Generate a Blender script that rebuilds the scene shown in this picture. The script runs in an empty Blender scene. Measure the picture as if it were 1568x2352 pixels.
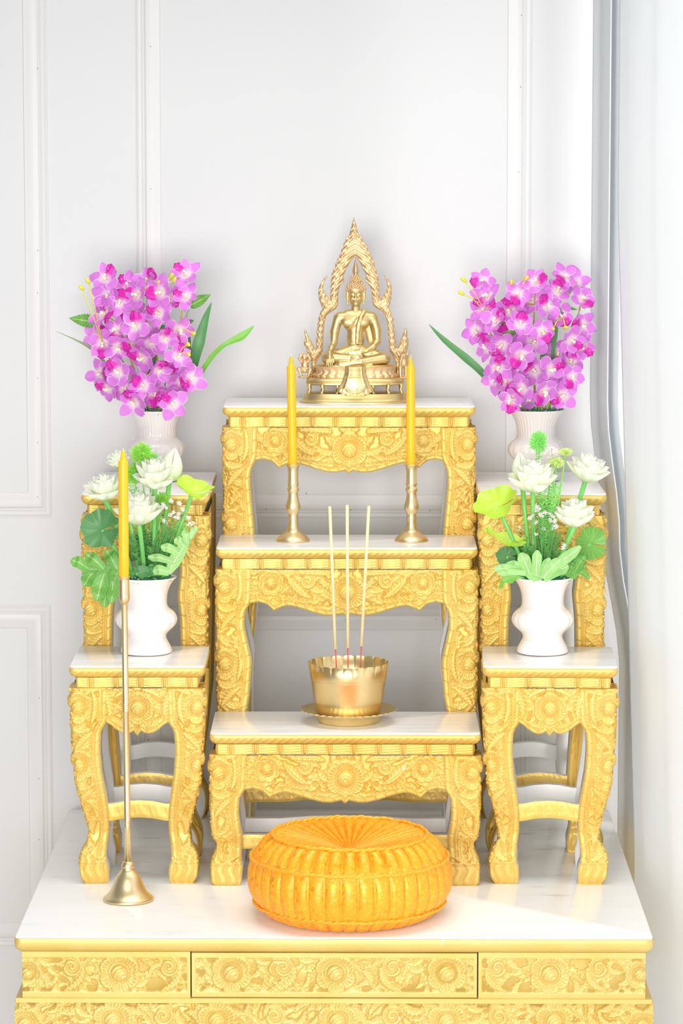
import bpy, math, random
import numpy as np
from mathutils import Vector, Matrix, Quaternion
random.seed(7); RNG = np.random.default_rng(7)
PI = math.pi
S = bpy.context.scene
# ------------------------------------------------------------------ camera
F = 7500.0                       # focal length in pixels of the 1568x2352 frame
PITCH = math.radians(6.77)
BZ = 0.78                        # height of the base table's top
CAMZ = BZ + 1.48
cam_d = bpy.data.cameras.new('camera'); cam = bpy.data.objects.new('camera', cam_d)
S.collection.objects.link(cam); S.camera = cam
cam_d.sensor_fit = 'VERTICAL'; cam_d.sensor_height = 36; cam_d.sensor_width = 24
cam_d.lens = F * 36 / 2352
cam.location = (0, 0, CAMZ); cam.rotation_euler = (PI/2 - PITCH, 0, 0)
cam_d.clip_end = 60
# ------------------------------------------------------------------ light
S.view_settings.view_transform = 'Standard'; S.view_settings.look = 'None'
S.view_settings.gamma = 1; S.view_settings.exposure = -0.20
w = bpy.data.worlds.new('world'); S.world = w; w.use_nodes = True
w.node_tree.nodes['Background'].inputs[0].default_value = (0.93, 0.965, 1, 1)
w.node_tree.nodes['Background'].inputs[1].default_value = 0.26
def area(name, loc, target, sx, sy, power, col):
    d = bpy.data.lights.new(name, 'AREA'); d.shape = 'RECTANGLE'; d.size = sx; d.size_y = sy
    d.energy = power; d.color = col
    o = bpy.data.objects.new(name, d); S.collection.objects.link(o); o.location = loc
    o.rotation_euler = (Vector(target) - Vector(loc)).to_track_quat('-Z', 'Y').to_euler()
    return o
area('front_fill_light', (-0.6, 0.9, 1.75), (0, 6.6, 1.05), 2.8, 1.9, 300, (1, 0.985, 0.965))  # added frontal fill near the camera, lifts the shade under the tables
area('overhead_fill_light', (0, 5.75, 3.35), (0, 5.85, 0), 1.7, 1.0, 16, (1, 0.99, 0.975)).data.spread = math.radians(110)  # added downward fill above the altar, brightens the tabletops
area('curtain_window_light', (2.1, 5.0, 1.6), (0.75, 5.7, 1.5), 1.6, 2.6, 92, (1, 0.985, 0.96))

# ------------------------------------------------------------------ helpers
COL = S.collection
SP, CP = math.sin(PITCH), math.cos(PITCH)
def PT(px, py, Y):
    a = (px-784)/F; b = -(py-1176)/F
    t = Y/(CP + b*SP)
    return Vector((a*t, Y, CAMZ + (-SP + b*CP)*t))
def scl(py, Y):                  # metres per pixel there
    return (PT(785, py, Y) - PT(784, py, Y)).x
def link(o): COL.objects.link(o); return o
def thing(name, label, cat, loc=(0,0,0), rz=0, group=None):
    o = bpy.data.objects.new(name, None); link(o); o.location = loc; o.rotation_euler = (0,0,rz)
    o.empty_display_size = .02
    return tag(o, label, cat, group)
def tag(o, label, cat, group=None):
    o['label'] = label; o['category'] = cat
    if group: o['group'] = group
    return o
class MB:
    def __init__(s): s.v=[]; s.f=[]; s.m=[]; s.uv=[]
    def add(s, v, f, mi=0, uv=None, M=None):
        n=len(s.v)
        if M is not None: v=[tuple(M @ Vector(p)) for p in v]
        s.v += [tuple(p) for p in v]; s.f += [tuple(i+n for i in q) for q in f]
        s.m += ([mi]*len(f) if isinstance(mi,int) else list(mi))
        s.uv += (uv if uv is not None else [(0.5,0.5)]*len(v))
    def box(s, x0,x1,y0,y1,z0,z1, mi=0):
        v=[(x,y,z) for z in (z0,z1) for y in (y0,y1) for x in (x0,x1)]
        s.add(v,[(0,2,3,1),(4,5,7,6),(0,1,5,4),(2,6,7,3),(0,4,6,2),(1,3,7,5)],mi)
    def grid(s, P, mi=0, uv=None, flip=False):           # P: (n,m,3) array
        n,m=P.shape[:2]
        f=[]
        for i in range(n-1):
            for j in range(m-1):
                a=i*m+j; q=(a,a+1,a+m+1,a+m); f.append(q[::-1] if flip else q)
        if isinstance(mi,np.ndarray): mi=[int(mi[j]) for i in range(n-1) for j in range(m-1)]
        s.add(P.reshape(-1,3).tolist(), f, mi, uv)
    def tube(s, pts, rad, seg=8, mi=0, cap=True):
        pts=[Vector(p) for p in pts]; n=len(pts)
        if not hasattr(rad,'__len__'): rad=[rad]*n
        d0=(pts[1]-pts[0]).normalized(); u=d0.orthogonal().normalized(); V=[]; UV=[]
        for i,p in enumerate(pts):
            d=(pts[min(i+1,n-1)]-pts[max(i-1,0)]).normalized()
            u=(u-d*u.dot(d)).normalized(); w_=d.cross(u)
            for k in range(seg):
                a=2*PI*k/seg; V.append(p+(u*math.cos(a)+w_*math.sin(a))*rad[i]); UV.append((k/seg,i/max(1,n-1)))
        f=[(i*seg+k,i*seg+(k+1)%seg,(i+1)*seg+(k+1)%seg,(i+1)*seg+k) for i in range(n-1) for k in range(seg)]
        if cap: f.append(tuple(range(seg))[::-1]); f.append(tuple((n-1)*seg+k for k in range(seg)))
        s.add(V,f,mi,UV)
    def lathe(s, prof, seg=64, mi=0, fn=None, cap=(True,True)):
        V=[]; n=len(prof)
        for i,(r,z) in enumerate(prof):
            for k in range(seg):
                a=2*PI*k/seg; rr,zz=(fn(r,z,a,i) if fn else (r,z)); V.append((rr*math.cos(a),rr*math.sin(a),zz))
        f=[(i*seg+k,i*seg+(k+1)%seg,(i+1)*seg+(k+1)%seg,(i+1)*seg+k) for i in range(n-1) for k in range(seg)]
        if cap[0]: f.append(tuple(range(seg))[::-1])
        if cap[1]: f.append(tuple((n-1)*seg+k for k in range(seg)))
        s.add(V,f,mi)
    def ell(s, c, r, seg=12, rings=8, mi=0, M=None):
        V=[(c[0],c[1],c[2]-r[2])]
        for i in range(1,rings):
            t=-PI/2+PI*i/rings
            for k in range(seg):
                a=2*PI*k/seg; V.append((c[0]+r[0]*math.cos(t)*math.cos(a),c[1]+r[1]*math.cos(t)*math.sin(a),c[2]+r[2]*math.sin(t)))
        V.append((c[0],c[1],c[2]+r[2])); L=len(V)-1
        f=[(0,1+(k+1)%seg,1+k) for k in range(seg)]
        for i in range(rings-2):
            b=1+i*seg
            f+=[(b+k,b+(k+1)%seg,b+seg+(k+1)%seg,b+seg+k) for k in range(seg)]
        b=1+(rings-2)*seg; f+=[(b+k,b+(k+1)%seg,L) for k in range(seg)]
        s.add(V,f,mi,None,M)
    def build(s, name, mats, parent=None, smooth=True, loc=None):
        me=bpy.data.meshes.new(name); me.from_pydata(s.v,[],s.f)
        if not isinstance(mats,(list,tuple)): mats=[mats]
        for m in mats: me.materials.append(m)
        me.polygons.foreach_set('material_index', s.m)
        me.polygons.foreach_set('use_smooth', [smooth]*len(s.f))
        uvl=me.uv_layers.new(name='UVMap'); li=np.empty(len(me.loops),dtype=np.int32); me.loops.foreach_get('vertex_index',li)
        uvl.data.foreach_set('uv', np.array(s.uv,dtype=np.float32)[li].ravel())
        me.validate(); me.update()
        o=bpy.data.objects.new(name,me); link(o)
        if parent: o.parent=parent
        if loc: o.location=loc
        return o
def struct(o): o['kind']='structure'; return o
def sharp(o, deg=40):
    if hasattr(o.data,'set_sharp_from_angle'): o.data.set_sharp_from_angle(angle=math.radians(deg))
    return o

# ------------------------------------------------------------------ materials
def mat(name, col, rough=.5, metal=0, **kw):
    m=bpy.data.materials.new(name); m.use_nodes=True; b=m.node_tree.nodes['Principled BSDF']
    b.inputs['Base Color'].default_value=(*col,1); b.inputs['Roughness'].default_value=rough; b.inputs['Metallic'].default_value=metal
    for k,v in kw.items(): b.inputs[k.replace('_',' ')].default_value=v
    return m
def N(m,t,**kw):
    n=m.node_tree.nodes.new(t)
    for k,v in kw.items():
        if k in n.inputs: n.inputs[k].default_value=v
        else: setattr(n,k,v)
    return n
def L(m,a,b): m.node_tree.links.new(a,b)
def ramp(m, fac, stops, interp='LINEAR'):
    r=N(m,'ShaderNodeValToRGB'); L(m,fac,r.inputs[0]); r.color_ramp.interpolation=interp; e=r.color_ramp.elements
    while len(e)<len(stops): e.new(.5)
    for q,(p,c) in zip(e,stops): q.position=p; q.color=(*c,1)
    return r
def mixc(m, fac, a, b, mode='MIX'):
    n=N(m,'ShaderNodeMix',data_type='RGBA',blend_type=mode)
    if isinstance(fac,(int,float)): n.inputs[0].default_value=fac
    else: L(m,fac,n.inputs[0])
    for s,v in ((n.inputs[6],a),(n.inputs[7],b)):
        if isinstance(v,tuple): s.default_value=(*v,1)
        else: L(m,v,s)
    return n.outputs[2]
def noise(m, scale, detail=3, vec=None, stretch=None):
    n=N(m,'ShaderNodeTexNoise'); n.inputs['Scale'].default_value=scale; n.inputs['Detail'].default_value=detail
    tc=N(m,'ShaderNodeTexCoord'); src=tc.outputs['Object']
    if stretch:
        mp=N(m,'ShaderNodeMapping'); mp.inputs['Scale'].default_value=stretch; L(m,src,mp.inputs[0]); src=mp.outputs[0]
    L(m,src,n.inputs['Vector']); return n.outputs[0]
def bump(m, h, strength, dist=.001):
    b=N(m,'ShaderNodeBump'); b.inputs['Strength'].default_value=strength; b.inputs['Distance'].default_value=dist
    L(m,h,b.inputs['Height']); L(m,b.outputs[0],m.node_tree.nodes['Principled BSDF'].inputs['Normal'])
def setc(m, c): L(m,c,m.node_tree.nodes['Principled BSDF'].inputs['Base Color'])

def gold_paint(name, a, b, chip=.70):
    m=mat(name,a,.42,.26)
    n1=noise(m,9,4); c=mixc(m,ramp(m,n1,[(.35,(0,0,0)),(.68,(1,1,1))]).outputs[0],a,b)
    n2=noise(m,38,6); k=ramp(m,n2,[(chip,(0,0,0)),(chip+.03,(1,1,1))]).outputs[0]
    setc(m,mixc(m,k,c,(.80,.66,.50)))
    bump(m,noise(m,260,3),.25,.0006)
    return m
GOLD=gold_paint('gold_paint',(.765,.505,.105),(.80,.575,.165),.73)
GOLDB=gold_paint('gold_paint_lit',(.69,.495,.135),(.73,.545,.18),.73)  # same paint as GOLD, with the base's pale bloom put into the colour
WHITE=mat('white_lacquer',(.88,.86,.84),.22)
_n=noise(WHITE,5,6,None,(1,6,6)); setc(WHITE,ramp(WHITE,_n,[(.3,(.80,.77,.73)),(.55,(.90,.885,.87))]).outputs[0])
WHITEB=mat('worn_white_lacquer',(.88,.87,.85),.24)
_n=noise(WHITEB,6,9,None,(1,4,4)); _s=ramp(WHITEB,_n,[(.27,(.66,.66,.63)),(.35,(.88,.87,.84)),(.6,(.90,.89,.87))]).outputs[0]
_n2=noise(WHITEB,22,8,None,(1,3,3)); setc(WHITEB,mixc(WHITEB,ramp(WHITEB,_n2,[(.66,(0,0,0)),(.74,(1,1,1))]).outputs[0],_s,(.74,.74,.72)))
WHITEI=mat('white_inner_paint',(.9,.9,.89),.45)
WALL=mat('wall_paint',(.70,.705,.715),.6); bump(WALL,noise(WALL,60,4),.05,.001)
TRIMM=mat('trim_paint',(.71,.705,.71),.45)
NAIL=mat('nail_hole',(.25,.23,.2),.7)
FLOORM=mat('floor_tile',(.85,.83,.80),.35)
CERAM=mat('white_ceramic',(.92,.87,.84),.16); CERAM.node_tree.nodes['Principled BSDF'].inputs['Coat Weight'].default_value=.4
CERAM2=mat('glazed_ceramic',(.84,.79,.76),.2)
def brass(name,c1,c2,r=.28):
    m=mat(name,c1,r,1.0)
    n=noise(m,14,5); setc(m,mixc(m,ramp(m,n,[(.4,(0,0,0)),(.7,(1,1,1))]).outputs[0],c1,c2)); return m
BRASS=brass('polished_brass',(.90,.72,.38),(.86,.64,.30),.33)
BRASS2=brass('pale_brass',(.86,.72,.42),(.82,.66,.36),.40)
STAT=brass('statue_brass',(.74,.575,.27),(.70,.53,.23),.42)
CAST=brass('rough_cast_brass',(.78,.55,.30),(.84,.64,.39),.5); bump(CAST,noise(CAST,220,4),.6,.0012)
WAX=mat('yellow_wax',(1,.52,.012),.38); _b=WAX.node_tree.nodes['Principled BSDF']; _b.inputs['Subsurface Weight'].default_value=.25; _b.inputs['Subsurface Radius'].default_value=(.01,.006,.002); _b.inputs['Subsurface Scale'].default_value=.4
WICK=mat('wick_cotton',(.9,.86,.78),.8)
INC=mat('incense_paste',(.86,.74,.42),.85); RED=mat('red_bamboo',(.85,.08,.06),.6); SAND=mat('incense_ash',(.70,.66,.58),.95)
# cushion brocade
CUSH=mat('orange_brocade',(1,.42,.02),.42,.15); _tc=N(CUSH,'ShaderNodeTexCoord')
_v=N(CUSH,'ShaderNodeTexVoronoi'); _v.inputs['Scale'].default_value=150; L(CUSH,_tc.outputs['Object'],_v.inputs['Vector'])
_k=ramp(CUSH,_v.outputs['Distance'],[(.18,(.5,.5,.5)),(.42,(0,0,0))]).outputs[0]
_g=noise(CUSH,7,2); _c=mixc(CUSH,_g,(1,.34,.008),(1,.43,.02)); setc(CUSH,mixc(CUSH,_k,_c,(1,.60,.07)))
_b=CUSH.node_tree.nodes['Principled BSDF']; L(CUSH,ramp(CUSH,_v.outputs['Color'],[(.70,(.1,.1,.1)),(.85,(.6,.6,.6))]).outputs[0],_b.inputs['Metallic'])
bump(CUSH,_v.outputs['Distance'],.5,.0008)
CORD=mat('orange_cord',(1,.45,.03),.4,.2)
def petal_mat(name, stops, edge, edgecol, streak=None, trans=.25):
    m=mat(name,(1,1,1),.5); tc=N(m,'ShaderNodeUVMap'); sep=N(m,'ShaderNodeSeparateXYZ'); L(m,tc.outputs[0],sep.inputs[0])
    r=ramp(m,sep.outputs[0],stops).outputs[0]
    a=N(m,'ShaderNodeMath',operation='SUBTRACT'); L(m,sep.outputs[1],a.inputs[0]); a.inputs[1].default_value=.5
    b=N(m,'ShaderNodeMath',operation='ABSOLUTE'); L(m,a.outputs[0],b.inputs[0])
    if streak:
        s=N(m,'ShaderNodeMath',operation='SINE'); q=N(m,'ShaderNodeMath',operation='MULTIPLY'); L(m,sep.outputs[1],q.inputs[0]); q.inputs[1].default_value=48; L(m,q.outputs[0],s.inputs[0])
        r=mixc(m,ramp(m,s.outputs[0],[(.5,(0,0,0)),(1,(.45,.45,.45))]).outputs[0],r,streak)
    e=ramp(m,b.outputs[0],[(edge,(0,0,0)),(.5,(1,1,1))]).outputs[0]
    c=mixc(m,e,r,edgecol); setc(m,c)
    p=m.node_tree.nodes['Principled BSDF']; t=N(m,'ShaderNodeBsdfTranslucent'); L(m,c,t.inputs[0])
    mx=N(m,'ShaderNodeMixShader'); mx.inputs[0].default_value=trans; L(m,p.outputs[0],mx.inputs[1]); L(m,t.outputs[0],mx.inputs[2])
    L(m,mx.outputs[0],m.node_tree.nodes['Material Output'].inputs[0]); return m
ORCH=petal_mat('orchid_petal',[(.0,(.95,.90,.70)),(.22,(.93,.82,.88)),(.46,(.76,.23,.78)),(1,(.76,.22,.81))],.40,(.92,.66,.92),(.84,.42,.88))
LIP=petal_mat('orchid_lip',[(.0,(.95,.90,.75)),(.2,(.88,.40,.75)),(.42,(.80,.02,.50)),(1,(.80,.03,.54))],.45,(.85,.14,.62),(.76,.01,.42))
COLM=mat('orchid_column',(.95,.88,.66),.5)
LOTP=petal_mat('lotus_petal',[(0,(.84,.97,.55)),(.35,(.95,.995,.82)),(1,(.985,.995,.93))],.44,(.985,.995,.94),None,.5)
BUDM=mat('orchid_bud',(.72,.70,.06),.5); OST=mat('orchid_stem',(.55,.48,.08),.55)
def leafm(name,c,vein,trans=.22):
    m=mat(name,c,.42); tc=N(m,'ShaderNodeUVMap'); sep=N(m,'ShaderNodeSeparateXYZ'); L(m,tc.outputs[0],sep.inputs[0])
    a=N(m,'ShaderNodeMath',operation='SUBTRACT'); L(m,sep.outputs[1],a.inputs[0]); a.inputs[1].default_value=.5
    b=N(m,'ShaderNodeMath',operation='ABSOLUTE'); L(m,a.outputs[0],b.inputs[0])
    v=ramp(m,b.outputs[0],[(.012,(1,1,1)),(.05,(0,0,0))]).outputs[0]
    # side veins: u*k - |v|*j
    q=N(m,'ShaderNodeMath',operation='MULTIPLY_ADD'); L(m,b.outputs[0],q.inputs[0]); q.inputs[1].default_value=-22; 
    q2=N(m,'ShaderNodeMath',operation='MULTIPLY'); L(m,sep.outputs[0],q2.inputs[0]); q2.inputs[1].default_value=40; L(m,q2.outputs[0],q.inputs[2])
    s=N(m,'ShaderNodeMath',operation='SINE'); L(m,q.outputs[0],s.inputs[0])
    sv=ramp(m,s.outputs[0],[(.93,(0,0,0)),(.99,(.6,.6,.6))]).outputs[0]
    mm=mixc(m,1.0,v,sv,'LIGHTEN'); n=noise(m,30,3)
    base=mixc(m,n,c,tuple(min(1,x*1.35+.01) for x in c)); col=mixc(m,mm,base,vein); setc(m,col)
    p=m.node_tree.nodes['Principled BSDF']; t=N(m,'ShaderNodeBsdfTranslucent'); L(m,col,t.inputs[0])
    mx=N(m,'ShaderNodeMixShader'); mx.inputs[0].default_value=trans; L(m,p.outputs[0],mx.inputs[1]); L(m,t.outputs[0],mx.inputs[2])
    L(m,mx.outputs[0],m.node_tree.nodes['Material Output'].inputs[0]); return m
LGREEN=leafm('fresh_green_leaf',(.17,.47,.05),(.30,.62,.12)); LDARK=leafm('dark_green_leaf',(.07,.25,.07),(.12,.34,.12))
LDEEP=leafm('deep_green_leaf',(.08,.24,.08),(.2,.42,.16)); LMID=leafm('mid_green_leaf',(.13,.37,.06),(.5,.74,.2)); LPALE=leafm('pale_veined_leaf',(.30,.58,.18),(.80,.93,.62))
LLIME=leafm('lime_leaf',(.46,.66,.05),(.56,.76,.14)); LOLIVE=leafm('olive_leaf',(.20,.30,.12),(.3,.4,.2))
STEMG=mat('green_stem',(.22,.66,.16),.4); POMP=mat('lime_pompom',(.40,.80,.12),.6); POMP2=mat('pale_lime_bloom',(.75,.9,.35),.6); FERN=mat('fern_green',(.16,.46,.12),.6); FERN2=mat('bright_fern',(.35,.85,.22),.6)
GYPS=mat('babys_breath_white',(.92,.88,.84),.7); MOSS=mat('green_moss',(.03,.28,.17),.8); MOSSW=mat('white_gravel',(.8,.84,.82),.7)
CURT=mat('curtain_fabric',(.92,.935,.95),.85)
_t=N(CURT,'ShaderNodeBsdfTranslucent'); _t.inputs[0].default_value=(.9,.92,.93,1); _mx=N(CURT,'ShaderNodeMixShader'); _mx.inputs[0].default_value=.5
L(CURT,CURT.node_tree.nodes['Principled BSDF'].outputs[0],_mx.inputs[1]); L(CURT,_t.outputs[0],_mx.inputs[2]); L(CURT,_mx.outputs[0],CURT.node_tree.nodes['Material Output'].inputs[0])

# ------------------------------------------------------------------ the room
WY=7.035
b=MB(); b.box(-3.2,1.6,WY,WY+.12,0,3.1); struct(b.build('wall_back',WALL,smooth=False))
b=MB(); b.box(-3.2,3.0,3.2,WY+.12,-.06,0); struct(b.build('floor',FLOORM,smooth=False))
TP=[(0,0),(0,.006),(.0035,.009),(.007,.006),(.010,.005),(.0135,.008),(.017,.005),(.021,.011),(.027,.014),(.033,.0125),(.040,.008),(.046,.005),(.050,.0035),(.052,0)]
tn=[0]
def frame_trim(x0,x1,z0,z1,nails=()):
    b=MB(); n=len(TP); V=[]
    for (cx,cz,sx,sz) in ((x0,z0,1,1),(x1,z0,-1,1),(x1,z1,-1,-1),(x0,z1,1,-1)):
        V+=[(cx+sx*o,WY-h*.45,cz+sz*o) for o,h in TP]
    f=[]
    for k in range(4):
        a=k*n; c=((k+1)%4)*n; f+=[(a+i,c+i,c+i+1,a+i+1) for i in range(n-1)]
    b.add(V,f)
    for x,z in nails: b.ell((x,WY-.0058,z),(.0011,.0011,.0014),6,4,1)
    tn[0]+=1; o=b.build('trim_%d'%tn[0],[TRIMM,NAIL],smooth=False); return struct(sharp(o,20))
def wx(px,py=800): return PT(px,py,WY).x
def wz(py): return PT(784,py,WY).z
ZT=2.95
frame_trim(-1.5,wx(118,1100),wz(1185),ZT,[(wx(87,y),wz(y)) for y in (157,575,672,868,1016,1141)])
frame_trim(wx(318,900),wx(1217,700),wz(1190),ZT,[(wx(346,107),wz(107)),(wx(346,434),wz(434)),(wx(1197,35),wz(35)),(wx(1195,200),wz(200)),(wx(1190,395),wz(395)),(wx(703,1133),wz(1133)),(wx(611,1168),wz(1168)),(wx(805,1170),wz(1170)),(wx(987,1172),wz(1172))])
frame_trim(-1.5,wx(118,1600),wz(2172),wz(1389),[(wx(90,y),wz(y)) for y in (1602,1787,1927)])
frame_trim(wx(316,1600),wx(1212,1600),wz(2172),wz(1393),[(wx(793,1422),wz(1422)),(wx(1000,1421),wz(1421)),(wx(341,1698),wz(1698))])
b=MB(); b.box(-3.2,1.6,WY-.016,WY,0,.12); struct(b.build('baseboard_back',TRIMM,smooth=False))

# ------------------------------------------------------------------ curtains
def curtain(name,label,path,zb,zt,amp,nf,shift):
    # path: list of (x,y) plan points; folds along it; shift(z)-> dx at that height
    P=np.array(path,float); d=np.r_[0,np.cumsum(np.hypot(*np.diff(P,axis=0).T))]; n=nf*14+1
    s=np.linspace(0,d[-1],n); x=np.interp(s,d,P[:,0]); y=np.interp(s,d,P[:,1])
    tx=np.gradient(x); ty=np.gradient(y); l=np.hypot(tx,ty); nx,ny=-ty/l,tx/l
    zz=np.linspace(zb,zt,46); A=np.zeros((46,n,3))
    for i,z in enumerate(zz):
        ph=s/d[-1]*nf*2*PI; k=amp*(1-.08*math.sin(z*1.3))
        tp=np.clip(s/.35,.15,1) if d[-1]>.6 else 1; wv=tp*(np.sin(ph+.25*math.sin(z*1.3))+.3*np.sin(2.1*ph+1.3+z*.25))
        A[i,:,0]=x+nx*wv*k+shift(z,x,y); A[i,:,1]=y+ny*wv*k; A[i,:,2]=z
    b=MB(); b.grid(A); o=b.build('panel',CURT)
    md=o.modifiers.new('thickness','SOLIDIFY'); md.thickness=.0018
    t=thing(name,label,'curtain',(0,0,0)); o.parent=t; 
    b=MB(); b.tube([(x[0],y[0],zt+.01),(x[-1],y[-1],zt+.01)],.006,8); b.build('heading_tape',CURT,t)
    return t
def sh1(z,x,y):
    k=max(0,min(1,(1.68-z)/.28)); j=max(0,min(1,(1.40-z)/.3)); return .028*k*k*(3-2*k)+.04*j*j*(3-2*j)
curtain('window_curtain','narrow grey-white curtain edge hanging against the back wall, right of the altar',[(.5275,6.93),(.556,6.80),(.558,6.90),(.578,6.80),(.60,6.92)],.03,2.9,.0013,4,sh1)
def sh2(z,x,y):
    k=max(0,min(1,(2.1-z)/1.35)); return .048*k
curtain('window_curtain','broad bright white curtain with soft folds at the right edge of the photo',[(.5655,6.72),(.575,6.45),(.62,6.2),(.68,5.9),(.76,5.5),(.90,5.0),(1.1,4.5),(1.5,3.6)],.03,2.9,.0045,12,sh2)

# ------------------------------------------------------------------ carved relief fields
class Rel:
    def __init__(s,x0,x1,z0,z1,res=.001):
        s.x0,s.z0,s.res=x0,z0,res; s.nx=int((x1-x0)/res)+2; s.nz=int((z1-z0)/res)+2
        s.xs=x0+np.arange(s.nx)*res; s.zs=z0+np.arange(s.nz)*res; s.H=np.zeros((s.nz,s.nx),np.float32)
    def win(s,xa,xb,za,zb):
        i0=max(0,int((za-s.z0)/s.res)); i1=min(s.nz,int((zb-s.z0)/s.res)+2); j0=max(0,int((xa-s.x0)/s.res)); j1=min(s.nx,int((xb-s.x0)/s.res)+2)
        if i1<=i0 or j1<=j0: return None
        return (slice(i0,i1),slice(j0,j1)), *np.meshgrid(s.xs[j0:j1],s.zs[i0:i1])
    def put(s,sl,h,mask): s.H[sl]=np.where(mask,np.maximum(s.H[sl]*0+h,0),s.H[sl])
    def flower(s,cx,cz,R,npet=6,ph=0.):
        w_=s.win(cx-R*1.15,cx+R*1.15,cz-R*1.15,cz+R*1.15)
        if not w_: return
        sl,X,Z=w_; dx,dz=X-cx,Z-cz; r=np.hypot(dx,dz)/R; th=np.arctan2(dz,dx)+ph
        ro=.84+.16*np.abs(np.cos(npet*th/2))**.7+.02*np.cos(npet*5*th); q=r/ro
        e=np.clip((1-q)/.10,0,1)
        h=(.62+.25*q)*(.35+.65*np.sqrt(e)); nh=npet*5
        g=(.5+.5*np.cos(nh*th+3*r))**2.5; band=np.clip((q-.42)/.1,0,1)*np.clip((.88-q)/.18,0,1); h-=.42*g*band
        sep=np.abs(np.sin(npet*th/2+PI/2+0*th)); h-=.18*np.exp(-(sep/.12)**2)*(q>.5)
        rb=.40; bq=r/rb; ball=.62+.55*np.sqrt(np.clip(1-bq*bq,0,1)); cut=(.5+.5*np.cos(14*np.hypot(dx/R-.25,dz/R+.3)*2.2))**4
        ball-=.16*cut; h=np.where(bq<1,ball,h); h=np.where((bq>=1)&(bq<1.18),.30,h)
        s.put(sl,h,q<1)
    def leaf(s,p0,p1,p2,wd,nh=6,base=.42,amp=.42,side=1):
        pts=np.array([[(1-t)**2*p0[k]+2*t*(1-t)*p1[k]+t*t*p2[k] for k in (0,1)] for t in np.linspace(0,1,11)])
        m=wd*1.25; w_=s.win(pts[:,0].min()-m,pts[:,0].max()+m,pts[:,1].min()-m,pts[:,1].max()+m)
        if not w_: return
        sl,X,Z=w_; D=np.full(X.shape,9.); T=np.zeros(X.shape); SG=np.zeros(X.shape)
        for i in range(10):
            a,c=pts[i],pts[i+1]; ab=c-a; t=np.clip(((X-a[0])*ab[0]+(Z-a[1])*ab[1])/(ab@ab+1e-12),0,1)
            ex,ez=X-a[0]-t*ab[0],Z-a[1]-t*ab[1]; d=np.hypot(ex,ez); u=d<D
            D=np.where(u,d,D); T=np.where(u,(i+t)/10,T); SG=np.where(u,np.sign(ab[0]*ez-ab[1]*ex),SG)
        wt=wd*np.sin(PI*np.clip(T*.9+.08,0,1))**.65*(1+.14*np.cos(2*PI*nh*T+SG)); q=D/np.maximum(wt,1e-5)
        h=base+amp*np.sqrt(np.clip(1-q*q,0,1)); g=(.5+.5*np.cos(2*PI*(nh*T-.55*q*SG*side)))**2.2
        h-=.34*g*np.clip(q*1.7-.15,0,1)*np.where(SG*side>0,1,.35); h-=.2*np.exp(-(q/.12)**2)
        s.put(sl,h,(q<1))
    def scroll(s,cx,cz,R,sx=1):
        w_=s.win(cx-R*1.2,cx+R*1.2,cz-R*1.2,cz+R*1.2)
        if not w_: return
        sl,X,Z=w_; dx,dz=(X-cx)*sx,Z-cz; r=np.hypot(dx,dz)/R; th=np.arctan2(dz,dx)
        turn=(r*1.7-th/(2*PI))%1; ridge=np.sin(PI*turn)**.6; h=.40+.55*ridge*np.clip((1.02-r)/.25,0,1)**.5
        s.put(sl,h,(r<1)&((th<2.2)|(r<.62)))
    def fill(s,xa,xb,za,zb,step=.021,fl=(),seed=1,ln=.038,wd=.0105):
        rg=random.Random(seed); z=za
        while z<zb:
            x=xa+rg.random()*step*.5
            while x<xb:
                px,pz=x+rg.uniform(-.3,.3)*step,z+rg.uniform(-.3,.3)*step; an=rg.uniform(0,2*PI)
                if fl:
                    c=min(fl,key=lambda c:(c[0]-px)**2+(c[1]-pz)**2); an=math.atan2(pz-c[1],px-c[0])+rg.choice((-1,1))*rg.uniform(.3,1.1)
                dx,dz=math.cos(an)*ln,math.sin(an)*ln; k=rg.choice((-1,1))*.45
                s.leaf((px-dx*.5,pz-dz*.5),(px-dz*k,pz+dx*k),(px+dx*.5,pz+dz*.5),wd*rg.uniform(.8,1.2),5,.30,.45,rg.choice((-1,1)))
                x+=step
            z+=step
    def mirror(s):
        # copy the left half onto the right (field must be symmetric about x=0)
        n=s.nx//2; s.H[:,-n:]=s.H[:,:n][:,::-1]
    def at(s,x,z):
        fx=np.clip((x-s.x0)/s.res,0,s.nx-1.001); fz=np.clip((z-s.z0)/s.res,0,s.nz-1.001); i=fz.astype(int); j=fx.astype(int); a=fx-j; c=fz-i; H=s.H
        return H[i,j]*(1-a)*(1-c)+H[i,j+1]*a*(1-c)+H[i+1,j]*(1-a)*c+H[i+1,j+1]*a*c
def zsteps(z0,z1,zv,fine,coarse=.006):
    if zv<=z0: return np.linspace(z0,z1,max(2,int((z1-z0)/fine)))
    zv=min(zv,z1-.01); return np.r_[np.linspace(z0,zv,max(2,int((zv-z0)/coarse)))[:-1],np.linspace(zv,z1,max(2,int((z1-zv)/fine)))]

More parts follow.
